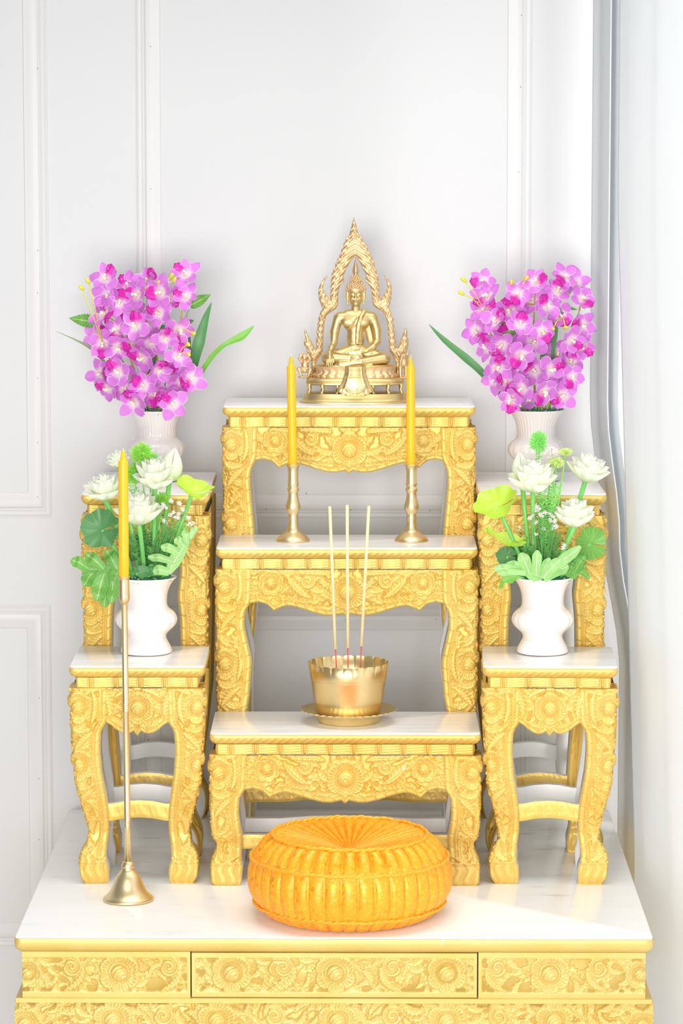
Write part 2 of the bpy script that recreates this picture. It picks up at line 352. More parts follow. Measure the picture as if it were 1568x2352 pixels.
def rect_loop(W,D,r,step):
    pts=[]
    hw,hd=W/2-r,D/2-r
    def seg(a,c):
        n=max(1,int(math.dist(a,c)/step)); 
        for k in range(n): pts.append((a[0]+(c[0]-a[0])*k/n,a[1]+(c[1]-a[1])*k/n))
    seg((-hw,-hd-r),(hw,-hd-r)); pts.extend((hw+r*math.sin(t),-hd-r*math.cos(t)) for t in np.linspace(0,PI/2,6)[:-1])
    seg((hw+r,-hd),(hw+r,hd)); pts.extend((hw+r*math.cos(t),hd+r*math.sin(t)) for t in np.linspace(0,PI/2,6)[:-1])
    seg((hw,hd+r),(-hw,hd+r)); pts.extend((-hw-r*math.sin(t),hd+r*math.cos(t)) for t in np.linspace(0,PI/2,6)[:-1])
    seg((-hw-r,hd),(-hw-r,-hd)); pts.extend((-hw-r*math.cos(t),-hd-r*math.sin(t)) for t in np.linspace(0,PI/2,6)[:-1])
    return np.array(pts)
def loop_profile(name,parent,W,D,r,prof,mats,step=.003,rel=None,amp=0,caps=(False,True),capmi=0):
    L0=rect_loop(W,D,r,step); n=len(L0); nx=np.roll(L0,-1,0)-np.roll(L0,1,0); l=np.hypot(nx[:,0],nx[:,1]); nr=np.c_[nx[:,1]/l,-nx[:,0]/l]
    s=np.r_[0,np.cumsum(np.hypot(*np.diff(L0,axis=0).T))]; V=[]
    for i,(o,z) in enumerate(prof):
        h=(rel(s,i/(len(prof)-1),L0)*amp if rel else 0*s)
        q=L0-nr*(o-h)[:,None] if rel else L0-nr*o
        V+= [(q[k,0],q[k,1],z) for k in range(n)]
    m=len(prof); f=[(i*n+k,(i+1)*n+k,(i+1)*n+(k+1)%n,i*n+(k+1)%n) for i in range(m-1) for k in range(n)]; mi=[0]*len(f)
    if caps[0]: f.append(tuple(range(n))); mi.append(capmi)          # first row (top)
    if caps[1]: f.append(tuple((m-1)*n+k for k in range(n))[::-1]); mi.append(capmi)
    b=MB(); b.add(V,f,mi); return b.build(name,mats,parent)
def rope(pitch):
    def fn(s,t,L0):
        ph=(s/pitch+1.1*t*t)%1
        return -(np.clip(1-ph*2.0,0,1)**1.3)*np.clip(ph*9,0,1)*math.sin(PI*min(1,max(0,(t-.35)/.65)))
    return fn
def bamboo(pitch):
    def fn(s,t,L0):
        ph=(s/pitch)%1; a=np.exp(-((ph-.5)/.035)**2)*1.2-np.exp(-((ph-.58)/.03)**2)-np.exp(-((ph-.42)/.03)**2)
        st=.35*np.sin(s/pitch*2*PI*.5+t*26)*np.exp(-((np.abs(ph-.5)-.25)/.12)**2)
        return (a+st)*math.sin(PI*t)**.4 if 0<t<1 else 0*s
    return fn

def carved_leg(parent,W,D,sx,front,prof_o,prof_i,zt,zv,rel,amp,fine,gold,name='leg'):
    # prof_o/prof_i: (z, inset) of outer / inner edge from the table's side
    zs=zsteps(0,zt,zv if front else 9,fine) if front else np.linspace(0,zt,60)
    def ev(pr): 
        z=np.array([p[0] for p in pr]); v=np.array([p[1] for p in pr]); o=np.argsort(z); zz=np.linspace(0,zt,400); y=np.interp(zz,z[o],v[o])
        k=np.ones(13)/13; y2=np.convolve(np.pad(y,6,'edge'),k,'valid'); return np.interp(zs,zz,y2)
    O,I=ev(prof_o),ev(prof_i); nf=(int((I.mean()-O.mean())/fine) if front else 8); ns=max(8,nf//2) if front else 8
    P=[];mi=[]
    u=np.linspace(0,1,nf+1)
    A=np.zeros((len(zs),0,3))
    # front face: inner -> outer
    wd=(I-O)[:,None]; xd=O[:,None]+wd*(1-u[None,:])           # distance from the side
    X=W/2-xd; Z=np.repeat(zs[:,None],nf+1,1); e=np.minimum(u,1-u)[None,:]*wd; 
    cr=np.clip(1-e/.006,0,1)**2*.004
    if front and rel is not None:
        h=rel.at(sx*X,Z); ei=(1-u[None,:]*0)*(xd*0)+ (I[:,None]-xd)   # distance from inner edge
        ei=I[:,None]-xd; seg=np.abs(((Z/.026+ei*12)%1)-.5)*2
        bd=.55+.12*np.sqrt(np.clip(1-((ei-.006)/.006)**2,0,1))-.30*np.clip(1-(1-seg)*9,0,1)
        up=(Z>.055); h=np.where(up&(ei<.0115),bd,h); h=np.where(up&(ei>=.0115)&(ei<.0135),.25,h); h=np.where(up&(ei>=.0135)&(ei<.0165),.72,h); h=np.where(up&(ei>=.0165)&(ei<.0185),.3,h)
        # paw at the foot: toes
        ft=Z<.045; toe=.55+.35*np.abs(np.cos(u[None,:]*PI*3.0+.6*np.sin(Z*160)))**.6-.25*(np.abs(Z-.041)<.0016); h=np.where(ft,toe,h)
    else: h=np.zeros_like(X)
    s=-1 if front else 1
    yo=s*(D/2-O)[:,None]; yi=s*(D/2-I)[:,None]
    Yf=yo+s*(h*amp-amp*.55-cr)
    A=np.dstack([X,Yf,Z])
    # outer side: from yo to yi
    v=np.linspace(0,1,ns+1); Ys=yo+(yi-yo)*v[None,:]; Zs=np.repeat(zs[:,None],ns+1,1)
    if front and rel is not None:
        hs=rel.at(sx*(-W/2+(O[:,None]+np.abs(Ys-yo))*1.0+0*Zs)*-1 if False else (W/2-(O[:,None]+np.abs(Ys-yo))),Zs-.013)
    else: hs=np.zeros_like(Ys)
    es=np.minimum(v,1-v)[None,:]*wd; crs=np.clip(1-es/.006,0,1)**2*.004
    Xs=(W/2-O)[:,None]+hs*amp-amp*.55-crs
    Bk=np.dstack([Xs,Ys,Zs])
    back=np.dstack([np.c_[W/2-O-.004,W/2-I],np.c_[yi[:,0],yi[:,0]],np.c_[zs,zs]])
    inn=np.dstack([np.c_[W/2-I],np.c_[Yf[:,:1]],np.c_[zs]])
    ALL=np.concatenate([A,Bk[:,1:],back[:,1:],inn],1); ALL[:,:,0]*=sx
    n=ALL.shape[1]; mi=np.zeros(n-1,int); mi[nf+ns:]=1
    if not front: mi[:nf]=0; mi[nf+ns:]=1
    b=MB(); b.grid(ALL,mi,flip=(sx*s>0)); m=len(b.v); nr=len(zs)
    b.f.append(tuple(range(n-1))); b.m.append(1); b.f.append(tuple((nr-1)*n+k for k in range(n-1))[::-1]); b.m.append(0)
    o=b.build(name,[gold,WHITEI],parent)
    bpy_me=o.data
    return o
def apron_front(parent,xa,xb,yf,th,zt,bot,rel,amp,fine,gold,name='apron',rim=True):
    nx=max(4,int((xb-xa)/fine)); xs=np.linspace(xa,xb,nx); bx=np.array([p[0] for p in bot]); bz=np.array([p[1] for p in bot]); zb=np.interp(xs,bx,bz)
    nz=max(4,int((zt-zb.min())/fine)); u=np.linspace(0,1,nz); X=np.repeat(xs[None,:],nz,0); Z=zb[None,:]+(zt-zb)[None,:]*u[:,None]
    h=rel.at(X,Z) if rel is not None else np.zeros_like(X)+.5; d=Z-zb[None,:]
    if rim and rel is not None:
        seg=np.abs(((X/.02+d*20)%1)-.5)*2
        h=np.where(d<.008,.62-.25*np.clip(1-(1-seg)*6,0,1),h); h=np.where((d>=.008)&(d<.010),.22,h); h=np.where((d>=.010)&(d<.0125),.7,h)
    cr=np.clip(1-d/.004,0,1)**2*.003; Y=yf-(h*amp-amp*.55-cr)
    A=np.dstack([X,Y,Z]); b=MB(); b.grid(A,0)
    Bb=np.dstack([np.stack([xs,xs]),np.stack([Y[0],np.full(nx,yf+th)]),np.stack([zb,zb])]); b.grid(Bb,1,flip=True)
    Cc=np.dstack([np.stack([xs,xs]),np.full((2,nx),yf+th),np.stack([zb,np.full(nx,zt)])]); b.grid(Cc,1,flip=True)
    return b.build(name,[gold,WHITEI],parent)
def bar(parent,p0,p1,z0,z1,th,gold,wave=.007,fine=.003,goldside=-1,rel=None,amp=.005,name='stretcher'):
    # horizontal rail from p0 to p1 (xy), centre bumps upward
    p0=np.array(p0);p1=np.array(p1); n=max(10,int(np.linalg.norm(p1-p0)/fine)); u=np.linspace(0,1,n); c=p0+(p1-p0)*u[:,None]
    d=(p1-p0)/np.linalg.norm(p1-p0); nr=np.array([d[1],-d[0]])*(-goldside)*-1
    bp=np.interp(u,[0,.2,.35,.5,.65,.8,1],[0,0,.75,1,.75,0,0])*wave
    m=12; w_=np.linspace(0,1,m); Z=(z0+bp)[:,None]*(1-w_)[None,:]+(z1+bp)[:,None]*w_[None,:]
    L_=np.linalg.norm(p1-p0); sx_=(u*L_)[:,None]+0*Z
    h=.6+.4*np.abs(np.sin(sx_/.031*PI+1.6*np.sin(sx_/.031*PI*2+3*(Z-z0)/(z1-z0))))**.6*np.clip(np.minimum(w_,1-w_)*6,0,1)[None,:]
    off=th/2+h*amp-amp*.7; X=c[:,0][:,None]+nr[0]*off; Y=c[:,1][:,None]+nr[1]*off
    g=np.dstack([X,Y,Z]); bx=c[:,0][:,None]-nr[0]*th/2+0*Z; by=c[:,1][:,None]-nr[1]*th/2+0*Z; bk=np.dstack([bx,by,Z])
    ring=np.concatenate([g,bk[:,::-1],g[:,:1]],1); b=MB(); mi=np.zeros(ring.shape[1]-1,int); mi[m-1:]=1; b.grid(ring,mi)
    return sharp(b.build(name,[gold,WHITEI],parent),50)

SC=.000857
CB=[(-239,83),(-228,79),(-212,77),(-195,81),(-185,88),(-175,98),(-163,92),(-150,87),(-135,86),(-110,92),(-80,102),(-50,109),(-30,109),(-16,106),(-9,104),(0,112)]
CB=CB+[(-x,d) for x,d in CB[:-1][::-1]]
SB=[(-80,78),(-70,80),(-60,86),(-50,95),(-38,102),(-25,105),(-14,102),(-9,98),(0,110)]; SB=SB+[(-x,d) for x,d in SB[:-1][::-1]]
LO=[(2040,8),(2034,2),(1992,1),(1975,6),(1960,13),(1945,15),(1930,6),(1905,2),(1740,1)]
LI=[(2040,70),(2000,75),(1985,71),(1960,72),(1930,74),(1900,69),(1860,66),(1838,68),(1822,78),(1800,84)]
SO=[(2040,30),(2025,20),(1985,17),(1962,24),(1945,35),(1925,38),(1900,34),(1850,22),(1800,12),(1720,6),(1610,2)]
SI=[(2040,84),(2005,86),(1985,79),(1960,80),(1920,86),(1880,86),(1830,80),(1780,72),(1735,69),(1700,70),(1672,76),(1640,84)]
def altar_table(label,cx,Yf,W,D,H,kind,zv,rz=0,fine=.0014,stz=(.066,.094),seed=1,legflowers=(),gold=GOLD,tm=.021,tf=.021,group=None):
    t=thing('altar_table',label,'table',(cx,Yf+D/2,BZ),rz,group)
    zt=H-.003-tm-tf
    r_=Rel(-W/2-.01,W/2+.01,0,H,.001)
    big=kind=='centre'
    fl=[]
    if big:
        A=(0,zt-55*SC,47*SC); fl+=[A,(-178*SC,zt-32*SC,33*SC)]
    else:
        fl+=[(0,zt-46*SC,40*SC)]
    for dz in legflowers: fl.append((-W/2+.017,zt-dz*SC,.034))
    # ground leaves, then structured sprays around the flowers
    r_.fill(-W/2,0.02,max(0,zv-.03),zt,.0225,[(f[0],f[1]) for f in fl],seed)
    if big:
        for sg in (-1,):
            z0=zt
            r_.scroll(sg*92*SC,z0-27*SC,21*SC,1)
            r_.leaf((sg*150*SC,z0-70*SC),(sg*110*SC,z0-92*SC),(sg*62*SC,z0-72*SC),.013,8,.45,.45,1)
            r_.leaf((sg*138*SC,z0-18*SC),(sg*120*SC,z0-52*SC),(sg*85*SC,z0-66*SC),.011,7,.5,.45,-1)
            r_.leaf((sg*40*SC,z0-92*SC),(sg*90*SC,z0-100*SC),(sg*160*SC,z0-78*SC),.010,10,.45,.4,-1)
            r_.leaf((sg*50*SC,z0-12*SC),(sg*70*SC,z0-4*SC),(sg*120*SC,z0-8*SC),.008,7,.45,.4,1)
            r_.leaf((sg*228*SC,z0-66*SC),(sg*200*SC,z0-74*SC),(sg*160*SC,z0-60*SC),.009,7,.45,.4,1)
            r_.leaf((sg*232*SC,z0-10*SC),(sg*236*SC,z0-36*SC),(sg*222*SC,z0-58*SC),.008,6,.45,.4,1)
    else:
        r_.leaf((-74*SC,zt-8*SC),(-58*SC,zt-30*SC),(-62*SC,zt-70*SC),.010,7,.5,.4,1)
        r_.leaf((-62*SC,zt-76*SC),(-40*SC,zt-92*SC),(-12*SC,zt-92*SC),.009,7,.5,.4,-1)
        r_.leaf((-12*SC,zt-3*SC),(-36*SC,zt-4*SC),(-52*SC,zt-22*SC),.007,6,.5,.4,-1)
    for f in fl: r_.flower(*f,npet=6 if f[2]>.03 else 8,ph=.5)
    # leg leaves curling under each flower
    zz=[zt-d*SC for d in legflowers]
    for k,z in enumerate(zz):
        r_.leaf((-W/2+.045,z+.030),(-W/2+.058,z),(-W/2+.040,z-.034),.009,9,.5,.42,-1)
        r_.leaf((-W/2+.004,z-.036),(-W/2+.020,z-.052),(-W/2+.042,z-.040),.011,7,.5,.42,1)
        r_.leaf((-W/2+.042,z-.050),(-W/2+.022,z-.060),(-W/2+.010,z-.085),.010,7,.5,.42,-1)
    r_.mirror()
    LOp,LIp=(LO,LI) if big else (SO,SI)
    zf=lambda y:(2040-y)*SC
    # stretch the profile: the foot keeps its size, the straight part grows
    ref=(.303-.045) if big else (.435-.045); 
    def fit(p):
        out=[]
        for y,v in p:
            z=zf(y)
            if z>.13: z=.13+(z-.13)*(zt-.13)/max(ref-.13,.01)
            out.append((min(z,zt),v*SC))
        return out
    ev=[]
    LOf,LIf=fit(LOp),fit(LIp)
    # the shoulder of the inner edge stays just under the apron
    iv=LIp[-3][1] if big else LIp[-3][1]
    LIf=[q for q in LIf if q[0]<zt-.125]; nb=(66 if big else 69)*SC
    LIf+=[(zt-.115,nb),(zt-(98 if big else 100)*SC,nb+.002),(zt-(88 if big else 88)*SC,nb+.008),(zt-(76)*SC,nb+.0145),(zt,nb+.016)]
    if not big: LOf=[q if q[0]<.25 else (q[0],min(q[1],.008)) for q in LOf]
    amp=.0108
    for sx in (-1,1): carved_leg(t,W,D,sx,True,LOf,LIf,zt,zv,r_,amp,fine,gold)
    for sx in (-1,1): carved_leg(t,W,D,sx,False,LOf,LIf,zt,zv,None,amp,fine,gold)
    hw=W/2-nb-.006; B=CB if big else SB; k=hw/(-B[0][0])
    apron_front(t,-hw-.012,hw+.012,-D/2+.004,.022,zt,[(x*k,zt-d*SC) for x,d in B],r_,amp,fine,gold)
    # side and back aprons, white inside
    for sx in (-1,1):
        b=MB(); n=40; ys=np.linspace(-D/2+.05,D/2-.05,n); zb=zt-.07-.018*np.abs(np.cos(np.linspace(0,PI,n)*2))**.8*(1)
        x0,x1=sx*(W/2-.004),sx*(W/2-.026)
        for xx,mi,fp in ((x0,0,sx<0),(x1,1,sx>0)):
            g=np.dstack([np.full((2,n),xx),np.stack([ys,ys]),np.stack([zb,np.full(n,zt)])]); b.grid(g,mi,flip=fp)
        g=np.dstack([np.stack([np.full(n,x0),np.full(n,x1)]),np.stack([ys,ys]),np.stack([zb,zb])]); b.grid(g,1)
        b.build('side_apron',[gold,WHITEI],t)
    b=MB(); n=60; xs=np.linspace(-hw-.01,hw+.01,n); zb=np.interp(xs,[x*k for x,d in B],[zt-.055-(d-75)*.3*SC for x,d in B])
    for yy,mi,fp in ((D/2-.026,1,False),(D/2-.004,0,True)):
        g=np.dstack([np.stack([xs,xs]),np.full((2,n),yy),np.stack([zb,np.full(n,zt)])]); b.grid(g,mi,flip=fp)
    g=np.dstack([np.stack([xs,xs]),np.stack([np.full(n,D/2-.026),np.full(n,D/2-.004)]),np.stack([zb,zb])]); b.grid(g,1)
    b.build('back_apron',[gold,WHITEI],t)
    # stretchers
    xi=W/2-nb*.75; yi=D/2-.044
    bar(t,(-xi,-yi),(xi,-yi),stz[0],stz[1],.018,gold,goldside=1)
    bar(t,(-xi,yi),(xi,yi),stz[0],stz[1],.018,gold,goldside=-1)
    for sx in (-1,1): bar(t,(sx*(W/2-.036),-yi),(sx*(W/2-.036),yi),stz[0],stz[1],.018,gold,wave=.003,goldside=-sx)
    # frieze, moulding, top
    ins=.013
    loop_profile('frieze',t,W-2*ins,D-2*ins,.004,[(0,zt+tf*(1-q)) for q in np.linspace(0,1,13)],[gold],.0016,bamboo(.048),.0024)
    o=[(.0015,0),(.0,.12),(-.0005,.3),(.0,.5),(.002,.65),(.0055,.8),(.010,.92),(.014,1)]
    qq=np.linspace(0,1,22); oo=np.interp(qq,[q for a,q in o],[a for a,q in o])
    loop_profile('edge_moulding',t,W,D,.011,[(a,zt+tf+tm*(1-q)) for a,q in zip(oo,qq)],[gold],.0014,rope(.0150),.0046)
    loop_profile('tabletop',t,W,D,.011,[(.0025,H),(.0006,H-.0008),(.0008,H-.0035)],[WHITE],.006,None,0,(True,True))
    return t
CG='carved gold tables in the centre row'; SG_='carved gold side tables'
altar_table('lowest centre altar table, gold carved legs, brass incense pot on its white top',.0077,6.26,.528,.24,.303,'centre',0,-.006,legflowers=(42,),seed=3,group=CG)
altar_table('middle-height centre altar table holding the two short candlesticks',.011,6.505,.526,.215,.635,'centre',.28,-.006,legflowers=(42,225),seed=5,stz=(.108,.136),group=CG)
altar_table('tallest centre altar table, carrying the brass Buddha statue',.0155,6.724,.522,.205,.902,'centre',.60,0,legflowers=(42,235),seed=9,group=CG)
altar_table('short gold side table at left with the white lotus vase on top',-.3975,6.26,.264,.25,.435,'side',0,0,legflowers=(45,180),stz=(.122,.156),seed=11,tf=.020,group=SG_)
altar_table('short gold side table at right beside the curtain, white lotus vase on top',.4095,6.255,.262,.25,.435,'side',0,-math.radians(2.2),legflowers=(45,180),stz=(.122,.156),seed=12,tf=.020,group=SG_)
altar_table('tall gold side table at left, under the fluted vase of pink orchids',-.396,6.535,.258,.42,.741,'side',.42,0,legflowers=(60,225,330),stz=(.125,.156),seed=13,group=SG_)
altar_table('tall gold side table at right, under the fluted vase of pink orchids by the curtain',.4065,6.535,.256,.42,.741,'side',.42,0,legflowers=(60,225,330),stz=(.125,.156),seed=14,group=SG_)

# ------------------------------------------------------------------ base table
def base_table():
    W,D=1.172,1.13; Yf=5.853; rz=-.009
    t=thing('altar_base_table','wide low gold altar base with white worn top and a carved drawer','table',(-.0095,Yf+D/2,0),rz)
    H=BZ; s=.0008; tm=.027; zf1=H-.004-tm; zf0=zf1-.087; zt=zf0-.004
    loop_profile('tabletop',t,W,D,.010,[(.003,H),(.0008,H-.001),(.0008,H-.004)],[WHITEB],.02,None,0,(True,True))
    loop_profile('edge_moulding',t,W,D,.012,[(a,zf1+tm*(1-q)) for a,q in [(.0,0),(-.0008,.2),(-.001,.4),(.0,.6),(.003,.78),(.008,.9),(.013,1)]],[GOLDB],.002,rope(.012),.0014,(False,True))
    r_=Rel(-W/2-.01,W/2+.01,zt-.14,zf1,.0011)
    px=lambda x:(x-771)*s
    fl1=[(px(x),zf0+.046,.041) for x in (278,536,775,1031,1268)]; fl2=[(px(x),zt-.036,.040) for x in (263,502,780,1031,1278)]
    r_.fill(-W/2,W/2,zf0+.014,zf1-.012,.020,[(f[0],f[1]) for f in fl1],21,.034,.009)
    r_.fill(-W/2,W/2,zt-.13,zt-.004,.020,[(f[0],f[1]) for f in fl2],22,.034,.009)
    for x,sx in ((168,1),(392,1),(640,1),(655,1),(906,-1),(1148,-1),(1380,-1)):
        r_.scroll(px(x),zf0+.058,.021,sx); r_.leaf((px(x)+.022*sx,zf0+.055),(px(x)+.02*sx,zf0+.022),(px(x)-.015*sx,zf0+.014),.010,7,.45,.45,sx)
    for x,sx in ((378,1),(635,1),(906,-1),(1150,-1)): r_.scroll(px(x),zt-.026,.021,sx)
    for f in fl1+fl2: r_.flower(*f,npet=6,ph=.5)
    for sx in (-1,1): r_.flower(sx*(W/2-.022),zf0+.045,.030,6); r_.flower(sx*(W/2-.018),zt-.045,.036,6)
    # flat borders of the panels
    ins=.013; yf=-D/2+ins; hw=W/2-ins; xd0,xd1=px(443),px(1102)
    Z=r_.zs[:,None]+0*r_.xs[None,:]; X=r_.xs[None,:]+0*r_.zs[:,None]
    bd=((Z>zf1-.013)|((Z<zf0+.013)&(Z>zf0-.003))); r_.H=np.where(bd,.75,r_.H)
    for xx in (xd0,xd1): r_.H=np.where((Z>zf0)&(np.abs(X-xx)<.009),.75,r_.H)
    fine=.0016
    def panel(name,xa,xb,yy,za,zb,par,th=.02):
        nx=int((xb-xa)/fine); nz=int((zb-za)/fine); xs=np.linspace(xa,xb,nx); zs=np.linspace(za,zb,nz); XX,ZZ=np.meshgrid(xs,zs)
        h=r_.at(XX,ZZ); Y=yy-(h*.012-.008); b=MB(); b.grid(np.dstack([XX,Y,ZZ]),0)
        e=[(xa,yy+.004,za),(xb,yy+.004,za),(xb,yy+.004,zb),(xa,yy+.004,zb)]
        b.box(xa+.0002,xb-.0002,yy+.0035,yy+th,za,zb); 
        for q in ((0,slice(None)),(-1,slice(None)),(slice(None),0),(slice(None),-1)):
            P0=np.dstack([XX,Y,ZZ])[q]; P1=P0.copy(); P1[:,1]=yy+.004; b.grid(np.stack([P0,P1]),0,flip=(q[0]==0 or q[1]==-1) if False else False)
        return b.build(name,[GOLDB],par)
    panel('frieze_panel',-hw,xd0-.0012,yf,zf0,zf1,t); panel('frieze_panel',xd1+.0012,hw,yf,zf0,zf1,t)
    panel('drawer',xd0+.0012,xd1-.0012,yf+.0015,zf0+.0015,zf1-.0022,t)
    b=MB(); b.box(xd0-.0015,xd1+.0015,yf+.024,yf+.03,zf0,zf1); b.build('drawer_recess',mat('dark_gap',(.10,.07,.03),.9),t,False)
    b=MB()
    for sx in (-1,1): b.box(min(sx*hw,sx*(hw-.02)),max(sx*hw,sx*(hw-.02)),yf+.021,D/2-ins,zf0,zf1)
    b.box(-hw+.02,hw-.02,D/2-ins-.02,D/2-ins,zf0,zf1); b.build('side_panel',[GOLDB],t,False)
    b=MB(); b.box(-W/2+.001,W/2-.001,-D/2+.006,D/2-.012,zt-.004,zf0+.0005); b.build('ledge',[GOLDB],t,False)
    # bulging apron below, slightly proud of the frieze
    xs=np.linspace(-W/2-.001,W/2+.001,int(W/fine)); us=np.linspace(0,1,80); za=zt-.115
    zc=za+.02*np.abs(np.sin(xs*9)); XX=np.repeat(xs[None],80,0); ZZ=zc[None]+(zt-zc)[None]*us[:,None]
    bul=.012*(1-np.clip((ZZ-(zt-.02))/.02,0,1)**2); Y=-D/2+.012-bul-(r_.at(XX,ZZ)*.012-.007); b=MB(); b.grid(np.dstack([XX,Y,ZZ]),0)
    e=np.dstack([XX,Y,ZZ])
    for q in (0,-1):
        P0=e[:,q]; P1=P0.copy(); P1[:,1]=-D/2+.04; b.grid(np.stack([P0,P1]),0)
    P0=e[-1]; P1=P0.copy(); P1[:,1]+=.04; b.grid(np.stack([P0,P1]),0); P0=e[0]; P1=P0.copy(); P1[:,1]+=.04; b.grid(np.stack([P0,P1]),0)
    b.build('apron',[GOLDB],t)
    for sx in (-1,1):
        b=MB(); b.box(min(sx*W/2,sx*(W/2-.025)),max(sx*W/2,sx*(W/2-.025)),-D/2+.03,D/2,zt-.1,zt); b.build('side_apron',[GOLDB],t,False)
        for sy in (-1,1):
            prof=[(0,.0),(.01,.03),(.08,.02),(.14,.05),(.3,.035),(.5,.016),(zt-.05,.016),(zt-.001,.016)]
            V=[];
            for z,o in prof:
                o_=o; i=.13-.05*(1 if z<.3 else 0)*.5
                for (a,c) in ((o_,o_),(i,o_),(i,i),(o_,i)): V.append((sx*(W/2-a),sy*(D/2-c),z))
            f=[(4*i+k,4*i+(k+1)%4,4*i+4+(k+1)%4,4*i+4+k) for i in range(len(prof)-1) for k in range(4)]+[(0,1,2,3),tuple(4*len(prof)-4+k for k in (3,2,1,0))]
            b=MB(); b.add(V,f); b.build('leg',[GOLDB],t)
base_table()

# ------------------------------------------------------------------ turned brass, candles
def zof(py,Y): return PT(784,py,Y).z
def candle(label,x0,x1,ytop,ybot,Y,px_w,group,lean=0.):
    p=PT(x1,ybot,Y); q=PT(x0,ytop,Y); k=scl(ybot,Y); Lc=(q-p).length; r=px_w/2*k
    t=thing('candle',label,'candle',p,0,group); d=(q-p).normalized(); t.rotation_euler=Vector((0,0,1)).rotation_difference(d).to_euler()
    b=MB(); b.lathe([(r*.85,0),(r*.93,.002)]+[(r*(1-.04*u),.004+(Lc-.026)*u) for u in np.linspace(0,1,6)]+[(r*.93,Lc-.0205),(r*.62,Lc-.019),(r*.50,Lc-.012),(r*.36,Lc-.004),(r*.22,Lc-.0008),(r*.05,Lc)],28); b.build('wax',WAX,t)
    b=MB(); b.tube([(0,0,Lc-.001),(.0003,0,Lc+.0018),(.001,0,Lc+.004)],[.0007,.0006,.0004],6); b.build('wick',WICK,t)
G1='yellow candles'
def zshort(): 
    pts=[(38.5,895),(39,891),(38,887),(37.5,884),(36,878),(31,866),(24,853),(17.5,843),(14,832),(12.5,815),(12,803),(11,795),(10.5,788),(11,772),(11.5,762),(11,750),(11,742),(13,730),(16,718),(17,703),(16.5,690),(14,670),(12,650),(11,635),(11,622),(12.5,612),(14,603),(13.5,596),(12,590),(11.5,583),(13,577),(12.8,566),(12,556),(12,500),(12.5,480),(15,470),(17.5,464),(17.5,461),(15,461),(10.5,463),(10.3,480),(9,505)]
    return pts
for cxp,lab in ((673,'short turned brass candlestick, left of the incense sticks, on the middle table'),(944.5,'short turned brass candlestick, right of the incense sticks, on the middle table')):
    Yc=6.617; k=scl(1240,Yc); base=Vector((PT(cxp,1240,Yc).x,Yc,BZ+.6352))
    t=thing('candlestick',lab,'candlestick',base,0,'short brass candlesticks')
    pr=zshort(); cut=[i for i,(r,y) in enumerate(pr) if y==843][0]
    b=MB(); b.lathe([(.001,0)]+[(r*k,(895-y)/2.45*k) for r,y in pr[:cut+1]],56,cap=(True,False)); b.build('foot',BRASS2,t)
    b=MB(); b.lathe([(r*k,(895-y)/2.45*k) for r,y in pr[cut:]],48,cap=(False,True)); b.build('stem',BRASS2,t)
Yc=6.617
candle('tall yellow candle in the left short candlestick, beside the Buddha statue',668,672,818,1072,Yc,20.5,G1)
candle('tall yellow candle in the right short candlestick, beside the Buddha statue',942.5,943.5,820,1072,Yc,20.5,G1)
# tall candlestick
Yt=6.14; k=scl(2070,Yt); pb=PT(295,2075,Yt); pb.z=BZ+.0008; pt=PT(284.5,1325,Yt)
t=thing('tall_candlestick','long slender brass candlestick with bell foot, standing at the left front of the base','candlestick',pb); d=(pt-pb); Ht=d.length
t.rotation_euler=(0,math.atan2(d.x,d.z),0)
b=MB(); b.lathe([(.001,.0),(56*k,0),(58.5*k,3*k),(57*k,7*k),(51.5*k,11*k),(45.5*k,17*k),(40*k,25*k),(36*k,34*k),(32.5*k,43*k),(29*k,52*k),(24.5*k,60*k),(18.5*k,67*k),(14.5*k,72*k),(14*k,77*k),(16*k,81*k),(13*k,85*k),(12*k,90*k),(7*k,91*k)],64,cap=(True,True)); b.build('bell_foot',BRASS2,t)
pr=[(7.6*k,88*k)];
for c in (180,450,):
    for e in (-9,-4,1,6): pr+=[(7.4*k,(c+e-2)*k),(8.6*k,(c+e)*k),(7.4*k,(c+e+2)*k)]
pr+=[(6.6*k,Ht-62*k),(7.5*k,Ht-60*k)]; pr.sort(key=lambda q:q[1])
b=MB(); b.lathe(pr,28); b.build('rod',BRASS2,t)
b=MB(); b.lathe([(7*k,Ht-62*k),(10*k,Ht-57*k),(12*k,Ht-51*k),(12.3*k,Ht-45*k),(12*k,Ht-10*k),(12.5*k,Ht-2*k),(14.5*k,Ht),(14.5*k,Ht+1*k),(11*k,Ht+1*k),(10.8*k,Ht-6*k)],36); b.build('cup',BRASS2,t)
candle('tall yellow candle in the long slender candlestick, in front of the left lotus vase',282.5,284.5,1034,1326,Yt,23.5,G1)

# ------------------------------------------------------------------ incense pot
Yp=6.385; k=scl(1600,Yp); px0=PT(800,1600,Yp).x; zt=BZ+.3032
t=thing('saucer','shallow scalloped brass saucer under the incense pot','saucer',(px0,Yp,zt))
def scal(n,a):
    return lambda r,z,an,i: (r*(1+a*abs(math.sin(n*an/2))) if i>=5 and i<=8 else r, z)
b=MB(); b.lathe([(.001,0),(66*k,0),(69*k,2*k),(73*k,10*k),(77*k,19*k),(92*k,24*k),(106*k,30*k),(106*k,31*k),(92*k,26*k),(74*k,21*k),(60*k,6*k),(.001,5*k)],144,fn=scal(36,.06)); b.build('dish',BRASS2,t)
t=thing('incense_pot','brass incense pot with scalloped rim holding three sticks','pot',(px0,Yp,zt+6.3*k))
Hp=133*k
def rim(r,z,an,i):
    if i in (12,13,14): z-=3.6*k*(1-abs(math.sin(an*11)))**2.2
    return r,z
